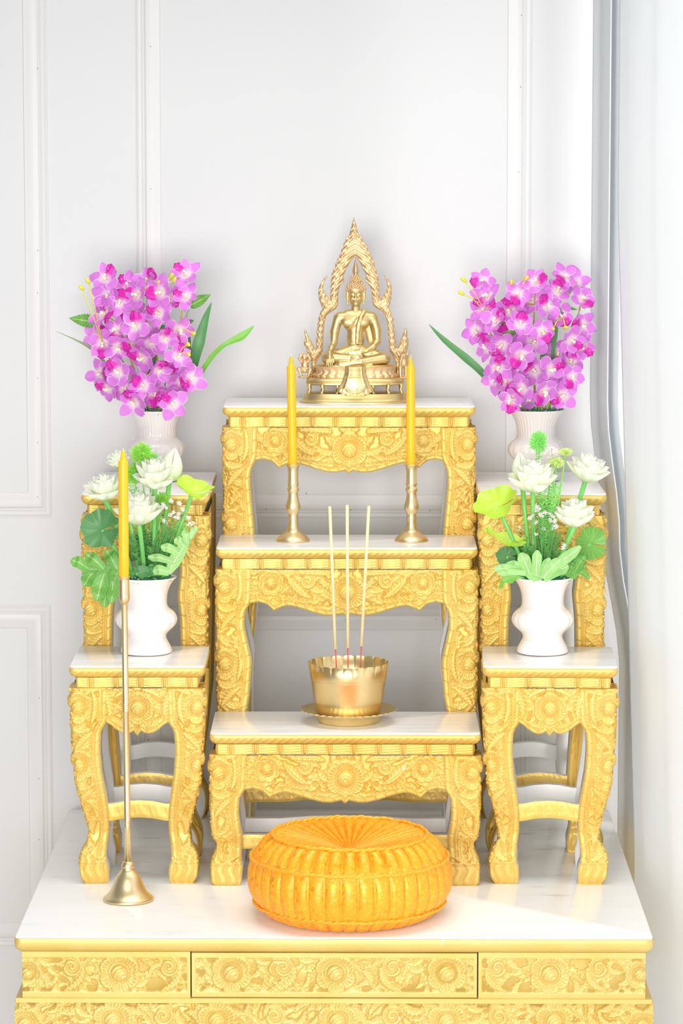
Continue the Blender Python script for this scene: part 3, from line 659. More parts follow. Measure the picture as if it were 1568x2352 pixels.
prof=[(.001,0),(50*k,0),(58*k,2*k),(64*k,7*k),(70*k,15*k),(75*k,26*k),(79*k,45*k),(86*k,92*k),(86.8*k,94*k),(86.8*k,96*k),(87.6*k,98*k),(88.2*k,106*k),(92.5*k,Hp),(91.5*k,Hp+.5*k),(90.5*k,Hp),(85*k,Hp-30*k),(78*k,Hp-60*k)]
b=MB(); b.lathe(prof,352,fn=rim,cap=(True,False)); b.build('bowl',BRASS,t)
b=MB(); b.lathe([(80*k,Hp-50*k),(50*k,Hp-47*k),(.001,Hp-46*k)],48,cap=(False,False)); b.build('ash_bed',SAND,t)
for i,(xt,yt,xb,yb,xr,yr,lab) in enumerate(((757,1163,772,1527,770,1491,'leftmost incense stick in the brass pot, leaning left'),(797,1160,799,1527,798.5,1488,'middle incense stick standing upright in the brass pot'),(847,1162,828,1527,829.5,1484,'rightmost incense stick in the brass pot, leaning right'))):
    Yi=Yp-.004+.004*i; top=PT(xt,yt,Yi); rd=PT(xr,yr,Yi); bt=rd+(PT(xb,yb,Yi)-rd)*2.0
    s=thing('incense_stick',lab,'incense stick',bt,0,'incense sticks in the pot')
    b=MB(); b.tube([top-bt,(top*.5+rd*.5)-bt,rd-bt],.0031,10); b.build('incense_coating',INC,s)
    b=MB(); b.tube([rd-bt+(top-rd)*.01,(0,0,0)],.0012,8); b.build('bamboo_core',RED,s)

# ------------------------------------------------------------------ cushion
Yq=6.022; xq=PT(802,2000,Yq).x
t=thing('round_cushion','round orange brocade cushion with pleated sides and cord piping','cushion',(xq,Yq,BZ))
NP=38
def pl(a,amp,sh=.42): return amp*(abs(math.sin(NP*a/2))**sh-1)
side=[(.125,.0015,.3),(.150,.004,1),(.166,.013,1.2),(.176,.024,.5),(.1785,.029,.0),(.183,.036,.4),(.190,.050,.7),(.1935,.068,.8),(.1925,.088,.8),(.189,.102,.6),(.185,.112,.25),(.1835,.116,.0),(.180,.121,.6),(.175,.131,1.2),(.168,.141,1.4),(.158,.149,1.2),(.149,.1545,.6),(.144,.156,.1)]
def cush(tab,amp,name,seg=NP*12):
    V=[]
    for (r,z,c) in tab:
        for kk in range(seg):
            a=2*PI*kk/seg; w_=1+.006*math.sin(3*a+1)+.004*math.sin(5*a); d=pl(a,amp*c); V.append(((r*w_+d*(1 if name=='side' else 0))*math.cos(a),(r*w_+d*(1 if name=='side' else 0))*math.sin(a),z+ (d*(.5 if name=='side' else 1) if z>.1205 else 0)))
    f=[(i*seg+q,i*seg+(q+1)%seg,(i+1)*seg+(q+1)%seg,(i+1)*seg+q) for i in range(len(tab)-1) for q in range(seg)]
    return V,f
def dense(tab,n):
    A=np.array(tab); s=np.arange(len(A)); q=np.linspace(0,len(A)-1,n); out=[]
    for c in range(3): out.append(np.interp(q,s,A[:,c]))
    return list(zip(*out))
V,f=cush(dense(side,60),.0115,'side'); b=MB(); b.add(V,f); b.f.append(tuple(range(NP*12))[::-1]); b.m.append(0); b.build('pleated_side',CUSH,t)
topt=[(.144,.156,.1),(.136,.1565,.6),(.120,.1545,.9),(.10,.150,1),(.075,.144,.9),(.05,.137,.65),(.03,.1315,.4),(.014,.127,.2),(.006,.1255,.1),(.001,.125,0)]
V,f=cush(dense(topt,40),.0105,'top'); b=MB(); b.add(V,f); b.build('pleated_top',CUSH,t)
b=MB(); b.ell((0,0,.1265),(.009,.009,.003),16,8); b.build('centre_button',CORD,t)
for (rr,zz,th,nt) in ((.1855,.116,.0022,76),(.180,.029,.0022,76),(.1455,.157,.0024,60)):
    b=MB()
    for ph in (0,PI):
        n=nt*8; pts=[((rr+th*.7*math.cos(nt*2*PI*i/n*.5+ph))*math.cos(2*PI*i/n),(rr+th*.7*math.cos(nt*2*PI*i/n*.5+ph))*math.sin(2*PI*i/n),zz+.003*math.sin(NP*2*PI*i/n*.5)*.3+th*.7*math.sin(nt*2*PI*i/n*.5+ph)) for i in range(n+1)]
        b.tube(pts,th,6)
    b.build('piping_cord',CORD,t)

# ------------------------------------------------------------------ vases
VP=[(46,0),(58,1),(60,4),(58,12),(51,25),(46,34),(45,40),(47.5,46),(56,54),(66,63),(71,74),(71,82),(67,92),(60,99),(52,104),(48.5,110),(47.5,118),(48,132),(51,146),(57,160),(65,170),(69.5,175),(70.5,177),(69,178),(64,175),(56,163),(48,148)]
def vase(label,x,Y,z,k,mode,group,matl):
    t=thing('vase',label,'vase',(x,Y,z),0,group); n=168
    def fn(r,zz,a,i):
        if i>=24: return r,zz
        q=zz/k
        if mode=='melon':
            c=math.exp(-((q-78)/17)**2); return r*(1+.030*c*(abs(math.cos(a*9))**.6-.6)),zz
        c=math.exp(-((q-76)/19)**2); d=max(0,min(1,(q-104)/8))*max(0,min(1,(174-q)/14))
        return r*(1+.030*c*(abs(math.cos(a*9))**.6-.6)+.040*d*(abs(math.cos(a*20))**.5-.6)),zz
    P=np.array(VP,float); s=np.r_[0,np.cumsum(np.hypot(*np.diff(P,axis=0).T))]; i_out=[(P[i,0]*k,P[i,1]*k) for i in range(len(P))]
    b=MB(); b.lathe(i_out,n,fn=fn,cap=(True,False)); o=b.build('body',matl,t); md=o.modifiers.new('smooth','SUBSURF'); md.levels=1; md.render_levels=1
    # moss and gravel filling
    b=MB(); b.lathe([(60*k,166*k),(40*k,171*k),(.001,173*k)],40,cap=(False,False)); rg=random.Random(int(x*999))
    for q in range(420):
        a=rg.uniform(0,2*PI); r=rg.uniform(.15,1)**.5*64*k; p=(r*math.cos(a),r*math.sin(a),168*k+rg.uniform(0,9)*k)
        if rg.random()<.2: b.ell(p,(.0018,.0018,.0015),6,4,1)
        else:
            e=Vector((rg.uniform(-1,1),rg.uniform(-1,1),rg.uniform(-.2,.8)))*.006; b.tube([p,Vector(p)+e*.6+Vector((0,0,.001)),Vector(p)+e*1.2],.0006,4,0,False)
    o=b.build('moss_filling',[MOSS,MOSSW],t); return t
FV=[]
Yv=6.425; kv=scl(1420,Yv)
VL=Vector((PT(335.5,1400,Yv).x,Yv,BZ+.4352)); VR=Vector((PT(1246,1400,Yv).x,Yv,BZ+.4352))
vase('white ceramic vase with rounded belly on the left short side table, behind the long candlestick',*VL,kv,'melon','plain white vases',CERAM)
vase('white ceramic vase with rounded belly on the right short side table',*VR,kv,'melon','plain white vases',CERAM)
Yo=6.785; ko=scl(1000,Yo)*.925
OL=Vector((PT(359,1000,Yo).x,Yo,BZ+.7412)); OR=Vector((PT(1231,1000,Yo).x,Yo,BZ+.7412))
vase('fluted white vase on the left tall table, holding pink orchids',*OL,ko,'flute','fluted white vases',CERAM2)
vase('fluted white vase on the right tall table next to the curtain, holding pink orchids',*OR,ko,'flute','fluted white vases',CERAM2)

# ------------------------------------------------------------------ petals and leaves
def petal(b,Ln,Wd,cup,curl,M=None,nu=9,nv=7,tip=.8,base=.25,mi=0,ruff=0.,pt=1.,rnd=1.):
    V=[];UV=[]
    for i in range(nu):
        u=i/(nu-1); u=1-(1-u)**rnd; wt=Wd*(base*(1-u)+max(0,math.sin(PI*min(1,u**tip)))**pt*1.0)*(1 if u<1 else 0); wt=max(wt,.0006)
        for j in range(nv):
            v=j/(nv-1)*2-1; x=Ln*u; y=wt/2*v; z=cup*(v*v)*wt+curl*u*u*Ln+ruff*math.sin(v*9+u*5)*u*Wd*.1
            V.append((x*(1-.06*v*v*u),y,z)); UV.append((u,(v+1)/2))
    f=[(i*nv+j,(i+1)*nv+j,(i+1)*nv+j+1,i*nv+j+1) for i in range(nu-1) for j in range(nv-1)]
    b.add(V,f,mi,UV,M)
def RZ(a): return Matrix.Rotation(a,4,'Z')
def RY(a): return Matrix.Rotation(a,4,'Y')
def RX(a): return Matrix.Rotation(a,4,'X')
# three kinds of orchid blossom meshes (petals / lip / column), facing +Z, lip toward -Y
def orchid_kind(seed):
    rg=random.Random(seed); b=MB()
    for a,ln,wd in ((90,.0345,.0225),(18,.0345,.026),(162,.0345,.026),(-45,.034,.0205),(-135,.034,.0205)):
        petal(b,ln*rg.uniform(.9,1.1),wd*rg.uniform(.92,1.1),rg.uniform(-.1,.35),rg.uniform(-.18,.30),RZ(math.radians(a+rg.uniform(-9,9)))@RY(-rg.uniform(0,.42)),nu=13,nv=7,tip=1.22,base=.10,ruff=rg.uniform(-.5,.5),pt=.56,rnd=2.1)
    o1=b.build('blossom',ORCH); b=MB()
    petal(b,.030,.030,-.22,-.05,RZ(-PI/2)@RY(-.38)@Matrix.Translation((.002,0,.003)),nu=15,nv=11,tip=1.15,base=.1,ruff=1.0,pt=.62,rnd=1.9)
    o2=b.build('lip',LIP); b=MB()
    b.ell((0,.001,.007),(.0032,.0038,.0075),10,7); b.ell((0,-.004,.012),(.0036,.0028,.0028),8,6)
    for s in (-1,1): petal(b,.012,.007,.5,.3,RZ(-PI/2+s*.9)@RY(-.95),nu=5,nv=5,tip=.8)
    o3=b.build('column',COLM); return o1,o2,o3
KINDS=[orchid_kind(s) for s in (3,8,21,34)]
for kd in KINDS:
    for o in kd: COL.objects.unlink(o)
def place_blossom(parent,pos,face,roll,size,ki):
    q=Vector((0,0,1)).rotation_difference(Vector(face).normalized()); 
    # keep +Y of the blossom up
    up=q@Vector((0,1,0)); f=Vector(face).normalized(); t_=Vector((0,0,1)); t_=(t_-f*t_.dot(f)).normalized(); ang=math.atan2(f.dot(up.cross(t_)),up.dot(t_))
    q=Quaternion(f,ang+roll)@q
    src=KINDS[ki%4]; o=src[0].copy(); link(o); o.parent=parent; o.location=pos; o.rotation_euler=q.to_euler(); o.scale=(size,)*3
    for s in src[1:]:
        c=s.copy(); link(c); c.parent=o
    return o
def bouquet(origin,cx0,pts,buds,axis_px,side,seed):
    rg=random.Random(seed); rim=Vector((origin.x,origin.y,origin.z+172*ko)); k=scl(800,Yo)
    B=[]
    for p in pts:
        px,py=cx0+p[0]/3.015,560+p[1]/3.015; dx=(px-axis_px)/150; dy=(py-790)/190
        depth=-.075*math.sqrt(max(.05,1-min(1,.8*dx*dx+.5*dy*dy)))+rg.uniform(-.016,.016)
        if len(p)>2: depth+=p[2]
        P=PT(px,py,Yo+depth); face=Vector((dx*.8+rg.uniform(-.65,.65),-1,-dy*.45+rg.uniform(-.5,.5))); B.append((P,face,rg.uniform(-3.1,3.1),rg.uniform(.92,1.12)))
    ns=5; B.sort(key=lambda q:(q[0].x-rim.x)/max(.12,(q[0].z-rim.z)+.1))
    names=['leftmost','left inner','central','right inner','rightmost']
    for s in range(ns):
        grp=B[s*len(B)//ns:(s+1)*len(B)//ns]; grp.sort(key=lambda q:q[0].z)
        st=Vector((rim.x+(s-2)*.008,rim.y+rg.uniform(-.012,.012),rim.z-.012))
        t=thing('orchid_spray','%s spray of pink orchids in the %s fluted vase'%(names[s],side),'orchid',st,0,'orchid sprays in the %s vase'%side)
        top=grp[-1][0]; m=Vector(((top.x+st.x)/2*.5+sum(g[0].x for g in grp)/len(grp)*.5,rim.y+.01,(top.z+st.z)/2)); b=MB()
        def bz(u): return st*(1-u)**2+m*2*u*(1-u)+(top+Vector((0,.02,-.01)))*u*u
        b.tube([bz(u)-st for u in np.linspace(0,1,14)],[.0024*(1-.5*u) for u in np.linspace(0,1,14)],8)
        for (P,fc,rl,sz) in grp:
            u=max(.1,min(.97,(P.z-st.z-.015)/(top.z-st.z+1e-3))); a=bz(u); f=fc.normalized(); e=P-f*.004
            b.tube([a-st,(a*.5+e*.5-f*.010+Vector((0,0,-.004)))-st,e-st],[.0016,.0014,.0018],6)
        b.build('stem',OST,t)
        for i,(P,fc,rl,sz) in enumerate(grp): place_blossom(t,P-st,fc,rl,sz,rg.randrange(4))
        for j,(bx,by) in enumerate(buds):
            P=PT(cx0+bx/3.015,560+by/3.015,Yo-.075)
            if j%ns!=s and True:
                pass
            near=min(range(ns),key=lambda q:abs((P.x-rim.x)-(q-2)*.045))
            if near!=s: continue
            b=MB(); dirv=(P-(top+st)*.5).normalized(); M=Matrix.Translation(P-st)@Vector((0,0,1)).rotation_difference(dirv+Vector((0,0,-.5))).to_matrix().to_4x4()
            b.ell((0,0,0),(.0042,.0042,.0085),10,8,0,M); cl=min(grp,key=lambda g:(g[0]-P).length)[0]
            b.tube([P-st,(P+cl)*.5-st+Vector((0,-.004,.006)),cl-st+Vector((0,-.002,0))],.0011,6); b.build('bud',BUDM,t)
LP=[(430,245),(730,265,.03),(650,355),(815,335,-.015),(985,215),(990,370,.01),(525,405),(430,490),(800,480),(640,570,-.015),(505,600,.02),(835,650,-.015),(515,715),(690,785,.01),(925,785),(520,890,-.01),(790,870,-.015),(1015,935),(450,1000),(690,985,.015),(865,1055,-.015),(630,1090,-.01),(895,1110,-.02),(590,300,.04),(930,600,.03),(410,690),(730,560,.05),(600,700,.05),(860,900,.04),(580,950,.05),(450,360,.02),(900,380,.04),(950,940,.03),(620,480,.05),(380,640,.04),(560,1010,.03),(760,1040,.04),(740,680,.05),(400,900,.03)]
RP=[(450,260),(480,365,.01),(685,350),(815,265,-.015),(1010,230),(890,430),(1135,385,.01),(540,540),(705,560,-.01),(855,605),(1055,660,-.01),(1130,560,.02),(480,720,.01),(580,700),(705,765,-.015),(545,850),(910,870),(1060,920),(530,940),(725,1000,.01),(865,1020,-.02),(645,1080,-.01),(1000,1050,.01),(400,600,.02),(960,330,.03),(640,460,.04),(790,680,.05),(620,950,.04),(950,1000,.04),(990,500,.03),(1130,700,.03),(800,880,.04),(460,460,.03),(780,390,.04),(960,760,.05),(1060,820,.04),(1090,280,.03),(620,620,.05),(770,1060,.04)]
bouquet(OL,100,LP,[(262,305),(308,258),(885,222),(905,250),(865,320),(795,270),(1035,620),(1000,695),(1003,760)],360,'left',5)
bouquet(OR,960,RP,[(315,250),(298,342),(645,268),(750,237),(935,590),(1020,580),(898,655)],1231,'right',6)
def blade(b,pts,wid,normal=(0,-1,.2),fold=.15,nv=7,mi=0):
    # smooth strip through pts with widths
    P=[Vector(p) for p in pts]; n=24; Q=[];Wd=[]
    m=len(P)-1
    for i in range(n):
        u=i/(n-1)*m; a=min(int(u),m-1); f=u-a; p0,p1,p2,p3=P[max(a-1,0)],P[a],P[a+1],P[min(a+2,m)]
        Q.append(.5*((2*p1)+(p2-p0)*f+(2*p0-5*p1+4*p2-p3)*f*f+(3*p1-p0-3*p2+p3)*f**3)); Wd.append(wid[a]*(1-f)+wid[a+1]*f)
    V=[];UV=[]; nrm=Vector(normal)
    for i in range(n):
        d=(Q[min(i+1,n-1)]-Q[max(i-1,0)]).normalized(); s=d.cross(nrm).normalized(); nn=s.cross(d).normalized()
        for j in range(nv):
            v=j/(nv-1)*2-1; V.append(Q[i]+s*(v*Wd[i]/2)-nn*(fold*(1-v*v)*Wd[i]*.5)); UV.append((i/(n-1),(v+1)/2))
    b.add(V,[(i*nv+j,(i+1)*nv+j,(i+1)*nv+j+1,i*nv+j+1) for i in range(n-1) for j in range(nv-1)],mi,UV)
def long_leaf(label,cx0,pts,wid,Y,matl,root,z=3.015,oy=560,name='strap_leaf',cat='leaf',group=None,fold=.15):
    P=[PT(cx0+x/z,oy+y/z,Y+d) for x,y,d in pts]; k=scl(800,Y)/z
    b=MB(); R=P[-1]; t=thing(name,label,cat,root,0,group)
    blade(b,[p-root for p in P],[w_*k for w_ in wid],fold=fold); b.build('blade',matl,t)
    b=MB(); e=P[-1]-root; b.tube([e,e*.5+Vector((0,.01,0)),Vector((0,0,0))],[.0025,.002,.002],6); b.build('stalk',STEMG,t); return t
rl=OL+Vector((0,0,168*ko)); rr=OR+Vector((0,0,168*ko))
long_leaf('broad dark green strap leaf rising right of the left orchids',100,[(1163,405,0),(1120,520,-.01),(1075,680,-.015),(1050,800,-.01),(1040,900,.0)],[2,48,85,60,30],Yo,LDARK,rl+Vector((.015,.01,0)))
long_leaf('dark green leaf tucked behind the broad one right of the left orchids',100,[(1040,530,0),(990,560,-.01),(985,680,-.015),(1010,800,-.01),(1020,900,.0)],[4,60,70,50,20],Yo+.02,LDEEP,rl+Vector((.02,.02,0)))
long_leaf('bright green curved leaf reaching far right of the left orchids',100,[(1460,565,-.02),(1370,640,-.02),(1250,700,-.02),(1150,800,-.01),(1070,935,0)],[2,58,30,36,28],Yo,LGREEN,rl+Vector((.025,0,0)))
long_leaf('thin grey-green blade sticking out left of the left orchids',100,[(80,603,0),(200,655,0),(310,710,0),(380,770,0),(430,830,0)],[1,9,22,26,16],Yo,LOLIVE,rl+Vector((-.02,0,0)))
long_leaf('long dark green blade hanging left of the right orchids',960,[(72,555,-.01),(180,665,-.01),(330,790,-.01),(440,890,-.01),(580,1060,0)],[1,38,56,50,24],Yo,LDARK,rr+Vector((-.02,0,0)))
long_leaf('green blade behind the right orchids near the curtain',960,[(1200,575,.0),(1150,640,.0),(1110,720,.0),(1080,800,.0),(1050,900,.02)],[2,50,54,40,20],Yo+.02,LGREEN,rr+Vector((.02,.01,0)))
long_leaf('dark leaf showing in the middle of the right orchids',960,[(960,520,.01),(930,640,.0),(890,740,.0),(870,850,.0),(850,1000,.02)],[20,70,80,60,30],Yo+.01,LDEEP,rr+Vector((.005,.01,0)))
long_leaf('dark leaf showing in the middle of the left orchids',100,[(830,560,.01),(800,660,.0),(760,760,.0),(740,850,.0),(730,1000,.02)],[20,60,70,60,30],Yo+.02,LDEEP,rl+Vector((.0,.01,0)))
long_leaf('grey-green leaf arching over the right side of the right orchids',960,[(1100,455,.0),(1020,450,.0),(960,510,.0),(945,620,.0),(930,800,.02)],[4,40,48,40,20],Yo-.045,LDARK,rr+Vector((.01,.01,0)))
def serrated(label,x0,y0,x1,y1,wd,Y,ori,cx0):
    P0=PT(cx0+x0/3.015,560+y0/3.015,Y); P1=PT(cx0+x1/3.015,560+y1/3.015,Y); t=thing('serrated_leaf',label,'leaf',ori,0,None); b=MB(); n=40; V=[];UV=[]; d=P1-P0; s=Vector((d.z,0,-d.x)).normalized()
    for i in range(n):
        u=i/(n-1); w_=wd*.000305*math.sin(PI*min(1,.12+u*.88)**.8)*(1+.22*((i%4)/4-.5))
        for j in range(5):
            v=j/2-1; V.append(P0+d*u+s*(v*w_/2)+Vector((0,.004*v*v-.003*math.sin(u*9),0))-ori); UV.append((u,(v+1)/2))
    b.add(V,[(i*5+j,(i+1)*5+j,(i+1)*5+j+1,i*5+j+1) for i in range(n-1) for j in range(4)],0,UV); b.build('blade',LMID,t)
    b=MB(); b.tube([P0-ori,(P0-ori)*.5+Vector((0,.01,0)),Vector((0,0,0))],.0012,6); b.build('stalk',FERN,t)
serrated('light green serrated leaf at the left of the left orchids',370,545,175,515,95,Yo,rl,100)
serrated('light green serrated leaf at the upper right of the left orchids',1010,430,1158,350,80,Yo+.01,rl,100)
serrated('green serrated leaf in the gap at the left of the right orchids',640,640,600,470,110,Yo-.03,rr,960)

# ------------------------------------------------------------------ lotus arrangements
def lotus(label,px,py,wpx,Y,root,seed,tilt=(0,0),group='white lotus flowers'):
    rg=random.Random(seed); k=scl(py,Y); P=PT(px,py,Y); R=wpx/2*k*1.08; t=thing('lotus_flower',label,'lotus',root,0,group)
    M0=Matrix.Translation(P-root)@RX(tilt[0])@RY(tilt[1])
    b=MB()
    for (n,el,ln,wd,z0,cup) in ((8,.30,1.12,.66,-.04,.34),(8,.60,1.16,.66,0,.40),(8,.86,1.16,.62,.03,.44),(8,1.08,1.14,.52,.06,.46),(7,1.28,1.08,.38,.08,.5)):
        ph=rg.uniform(0,1)
        for i in range(n):
            a=2*PI*(i+ph+rg.uniform(-.12,.12))/n; e=el+rg.uniform(-.1,.1)
            petal(b,R*ln*rg.uniform(.92,1.06),R*wd,cup,.30+.14*rg.random(),M0@RZ(a)@Matrix.Translation((R*.10,0,z0*R-R*.32))@RY(-e),nu=11,nv=7,tip=1.0,base=.35,pt=.7,rnd=1.15)
    b.build('petals',LOTP,t)
    b=MB(); 
    for i in range(40):
        a=rg.uniform(0,2*PI); r=rg.uniform(0,.22)*R; b.tube([M0@Vector((r*.5*math.cos(a),r*.5*math.sin(a),-R*.1)),M0@Vector((r*math.cos(a),r*math.sin(a),R*rg.uniform(.30,.48)))],.0009,5)
    b.ell(tuple(M0@Vector((0,0,-R*.05))),(R*.16,R*.16,R*.22),10,8); b.build('stamens',POMP2,t)
    b=MB(); e=M0@Vector((0,0,-R*.33)); b.tube([e,e*.72+Vector((0,.01,0)),e*.35+Vector((0,.006,0)),Vector((0,0,-.004))],[.0052,.0048,.0045,.0045],10); b.build('stem',STEMG,t)
def lotus_bud(label,px,py,wpx,hpx,Y,root,tilt):
    k=scl(py,Y); P=PT(px,py,Y); R=wpx/2*k; H_=hpx*k; t=thing('lotus_bud',label,'lotus',root,0,'closed lotus buds'); M0=Matrix.Translation(P-root)@RY(tilt)
    b=MB()
    for i in range(9):
        a=2*PI*i/9*1.01+.3*(i%2); V=[];UV=[]
        for iu in range(12):
            u=iu/11; rr_=R*(math.sin(PI*(.12+.88*u)**.85)**.8)*(1+.02*(i%3)); hw_=.62*(1-.5*u)
            for j in range(6):
                v=j/5*2-1; V.append((rr_*math.cos(a+v*hw_),rr_*math.sin(a+v*hw_),H_*(u-.5)*(1-.03*v*v))); UV.append((u,(v+1)/2))
        b.add(V,[(q*6+j,(q+1)*6+j,(q+1)*6+j+1,q*6+j+1) for q in range(11) for j in range(5)],0,UV,M0)
    b.build('petals',LOTP,t)
    b=MB(); e=M0@Vector((0,0,-H_*.45)); b.tube([e,e*.6+Vector((0,.008,0)),Vector((0,0,0))],[.005,.0046,.0045],10); b.build('stem',STEMG,t)
def lotus_leaf(label,px,py,wpx,Y,root,matl,face,seed,squash=1.,fold=.0):
    rg=random.Random(seed); k=scl(py,Y); P=PT(px,py,Y)-root; R=wpx/2*k; t=thing('lotus_leaf',label,'leaf',root); q=Vector((0,0,1)).rotation_difference(Vector(face).normalized()).to_matrix().to_4x4(); M0=Matrix.Translation(P)@q
    V=[];UV=[]; nr,na=12,72
    for i in range(nr):
        r=R*(i/(nr-1))
        for j in range(na):
            a=2*PI*j/(na-1)*.97+.05; u=i/(nr-1); rr_=r*(1+.05*math.sin(5*a+seed)*u+.03*math.sin(9*a)*u+.012*math.sin(31*a)*u)
            x=rr_*math.cos(a); y=rr_*math.sin(a)*squash; z=R*(.30*u*u+.09*math.sin(3*a+seed)*u*u+.05*math.sin(7*a)*u*u)+fold*abs(x)*u - .012*R*abs(math.cos(9*a))*u
            V.append((x,y,z)); UV.append((u,((a*9/PI)%1)))
    b=MB(); b.add(V,[(i*na+j,(i+1)*na+j,(i+1)*na+j+1,i*na+j+1) for i in range(nr-1) for j in range(na-1)],0,UV,M0); b.build('blade',matl,t)
    b=MB(); e=M0@Vector((0,0,-.001)); b.tube([e,e*.55+Vector((0,.012,0)),Vector((0,0,0))],[.0040,.0040,.0042],10); b.build('stem',STEMG,t)
def split_leaf(label,z,ox,oy,rib,lobes,Y,root,matl,stalk=STEMG):
    # rib: 3 px points base->tip, lobes: list of (px,py of the tip, width px, position on rib)
    k=scl(1300,Y)/z; t=thing('split_leaf',label,'leaf',root); b=MB(); c=lambda x,y,d=0:PT(ox+x/z,oy+y/z,Y+d)-root
    R=[c(*p) for p in rib]
    def rb(u): return R[0]*(1-u)**2+R[1]*2*u*(1-u)+R[2]*u*u
    blade(b,[rb(0),rb(.33),rb(.66),rb(1)],[40*k,120*k,110*k,30*k],fold=.1)
    for i,(x,y,w_,u) in enumerate(lobes):
        e=c(x,y,.008*math.sin(i*2.1)); s=rb(u)+Vector((0,-.0008*i,0)); m=(s*.45+e*.55)+Vector((0,-.004,.003)); blade(b,[s,m,s*.2+e*.8,e],[w_*.75*k,w_*k,w_*.95*k,w_*.25*k],fold=.16)
    b.build('blade',matl,t); b=MB(); b.tube([R[0],R[0]*.5+Vector((0,.004,.002)),Vector((0,0,0))],[.0022,.0026,.003],8); b.build('stem',stalk,t)
def pompom(label,px,py,r,Y,root,matl,seed,sq=1.,group='green pompom flowers'):
    rg=random.Random(seed); k=scl(py,Y); P=PT(px,py,Y)-root; R=r*k; t=thing('pompom_flower',label,'flower',root,0,group); b=MB()
    for i in range(420):
        z=rg.uniform(-1,1); a=rg.uniform(0,2*PI); d=Vector((math.sqrt(1-z*z)*math.cos(a),math.sqrt(1-z*z)*math.sin(a),z*sq)); o=Vector((rg.uniform(-1,1),rg.uniform(-1,1),rg.uniform(-1,1)))*.1
        b.tube([P+d*R*.3,P+(d+o)*R*.75,P+(d+o*1.6)*R*rg.uniform(.9,1.05)],[.0007,.0010,.0004],4,0,False)
    b.ell(tuple(P),(R*.5,R*.5,R*.5*sq),10,8); b.build('bristles',matl,t)
    b=MB(); b.tube([P,P*.5+Vector((0,.008,0)),Vector((0,0,0))],.0018,6); b.build('stem',FERN2,t)
def sprig(label,tips,Y,root,seed,z,ox,oy,matl=FERN,dens=26,ln=.012,name='fern_sprig',group=None,th=.0005):
    th*=2.1; rg=random.Random(seed); t=thing(name,label,'foliage',root,0,group); b=MB()
    for (x,y,dd) in tips:
        e=PT(ox+x/z,oy+y/z,Y+dd)-root; m=e*.5+Vector((rg.uniform(-.01,.01),.006,.004))
        f=lambda u:m*2*u*(1-u)+e*u*u
        b.tube([f(u) for u in np.linspace(0,1,8)],.0008,5,0,False)
        for i in range(dens):
            u=.3+.7*i/dens; p=f(u); l=ln*(1.15-.5*u)
            for s in (-1,1):
                d=Vector((s*rg.uniform(.5,1),rg.uniform(-.7,.5),rg.uniform(.1,.9))).normalized(); q=p+d*l; b.tube([p,q],[th*1.2,th*.7],4,0,False)
                for w_ in range(3):
                    h=p+d*l*(.4+.2*w_); b.tube([h,h+Vector((rg.uniform(-1,1),rg.uniform(-1,1),rg.uniform(0,1)))*l*.35],[th,th*.6],3,0,False)
    b.build('fronds',matl,t)
def gyps(label,tips,Y,root,seed,z,ox,oy):
    rg=random.Random(seed); t=thing('babys_breath',label,'flower',root,0,"baby's breath sprays"); b=MB(); c=MB()
    for (x,y) in tips:
        e=PT(ox+x/z,oy+y/z,Y+rg.uniform(-.02,.01))-root; m=e*.5+Vector((rg.uniform(-.006,.006),.0,-.006)); b.tube([Vector((0,0,0)),m*.5,m,e],[.0008,.0007,.0006,.0004],5,0,False)
        for q in range(rg.choice((1,2,3))):
            o=e+Vector((rg.uniform(-1,1),rg.uniform(-1,1),rg.uniform(-.6,1)))*(.0035 if q else 0); b.tube([m,o],.0003,3,0,False)
            for j in range(14):
                zz=rg.uniform(-1,1);a=rg.uniform(0,2*PI); d=Vector((math.sqrt(1-zz*zz)*math.cos(a),math.sqrt(1-zz*zz)*math.sin(a),zz)); c.tube([o,o+d*.0045],[.0004,.0008],4,0,True)
    b.build('stems',FERN,t); c.build('blossoms',GYPS,t)
za,ax,ay=4.055,140,980; zb,bx,by=3.92,1060,960
la=VL+Vector((0,0,168*kv)); ra=VR+Vector((0,0,168*kv)); Yl=Yv
A=lambda x,y:(ax+x/za,ay+y/za); B_=lambda x,y:(bx+x/zb,by+y/zb)
J=lambda r,dx,dy=0:r+Vector((dx,dy,0))
lotus('large white lotus, uppermost centre bloom in the left lotus vase',*A(870,500),104,Yl-.02,J(la,.015),1,(.25,0))
lotus('white lotus at the far left, behind the candle in the left vase',*A(405,620),88,Yl-.02,J(la,-.02),2,(.25,-.1))
lotus('white lotus lowest in the left vase, facing forward right of the candle',*A(725,835),108,Yl-.055,J(la,.0,-.01),3,(.2,0))
lotus('half hidden white lotus at the top behind the candle in the left vase',*A(535,335),56,Yl+.02,J(la,-.01,.01),4,(.4,-.2))
lotus_bud('pointed closed lotus bud at the top right of the left vase',*A(1035,345),50,76,Yl+.0,J(la,.025),.18)
lotus('white lotus at the upper left of the right vase',*B_(640,590),110,Yl-.03,J(ra,-.015),5,(.2,0))
lotus('white lotus at the far upper right of the right vase, by the curtain',*B_(1130,510),98,Yl+.0,J(ra,.025),6,(.2,.25))
lotus('white lotus lowest in the right vase',*B_(1015,915),96,Yl-.05,J(ra,.015,-.01),7,(.15,0))
lotus_bud('pointed lotus bud behind the upper left bloom of the right vase',*B_(530,430),40,66,Yl+.0,J(ra,-.022),-.1)
pompom('green pompom flower at the top of the left lotus vase',*A(750,255),27,Yl+.0,J(la,.005,.01),POMP,1)
pompom('paler green pompom flower tucked right of the topmost one in the left lotus vase',*A(830,305),19,Yl+.015,J(la,.01,.015),FERN2,2)
pompom('green pompom flower just right of the candle in the left lotus vase',*A(680,440),20,Yl+.01,J(la,.0,.015),POMP,3,1.3)
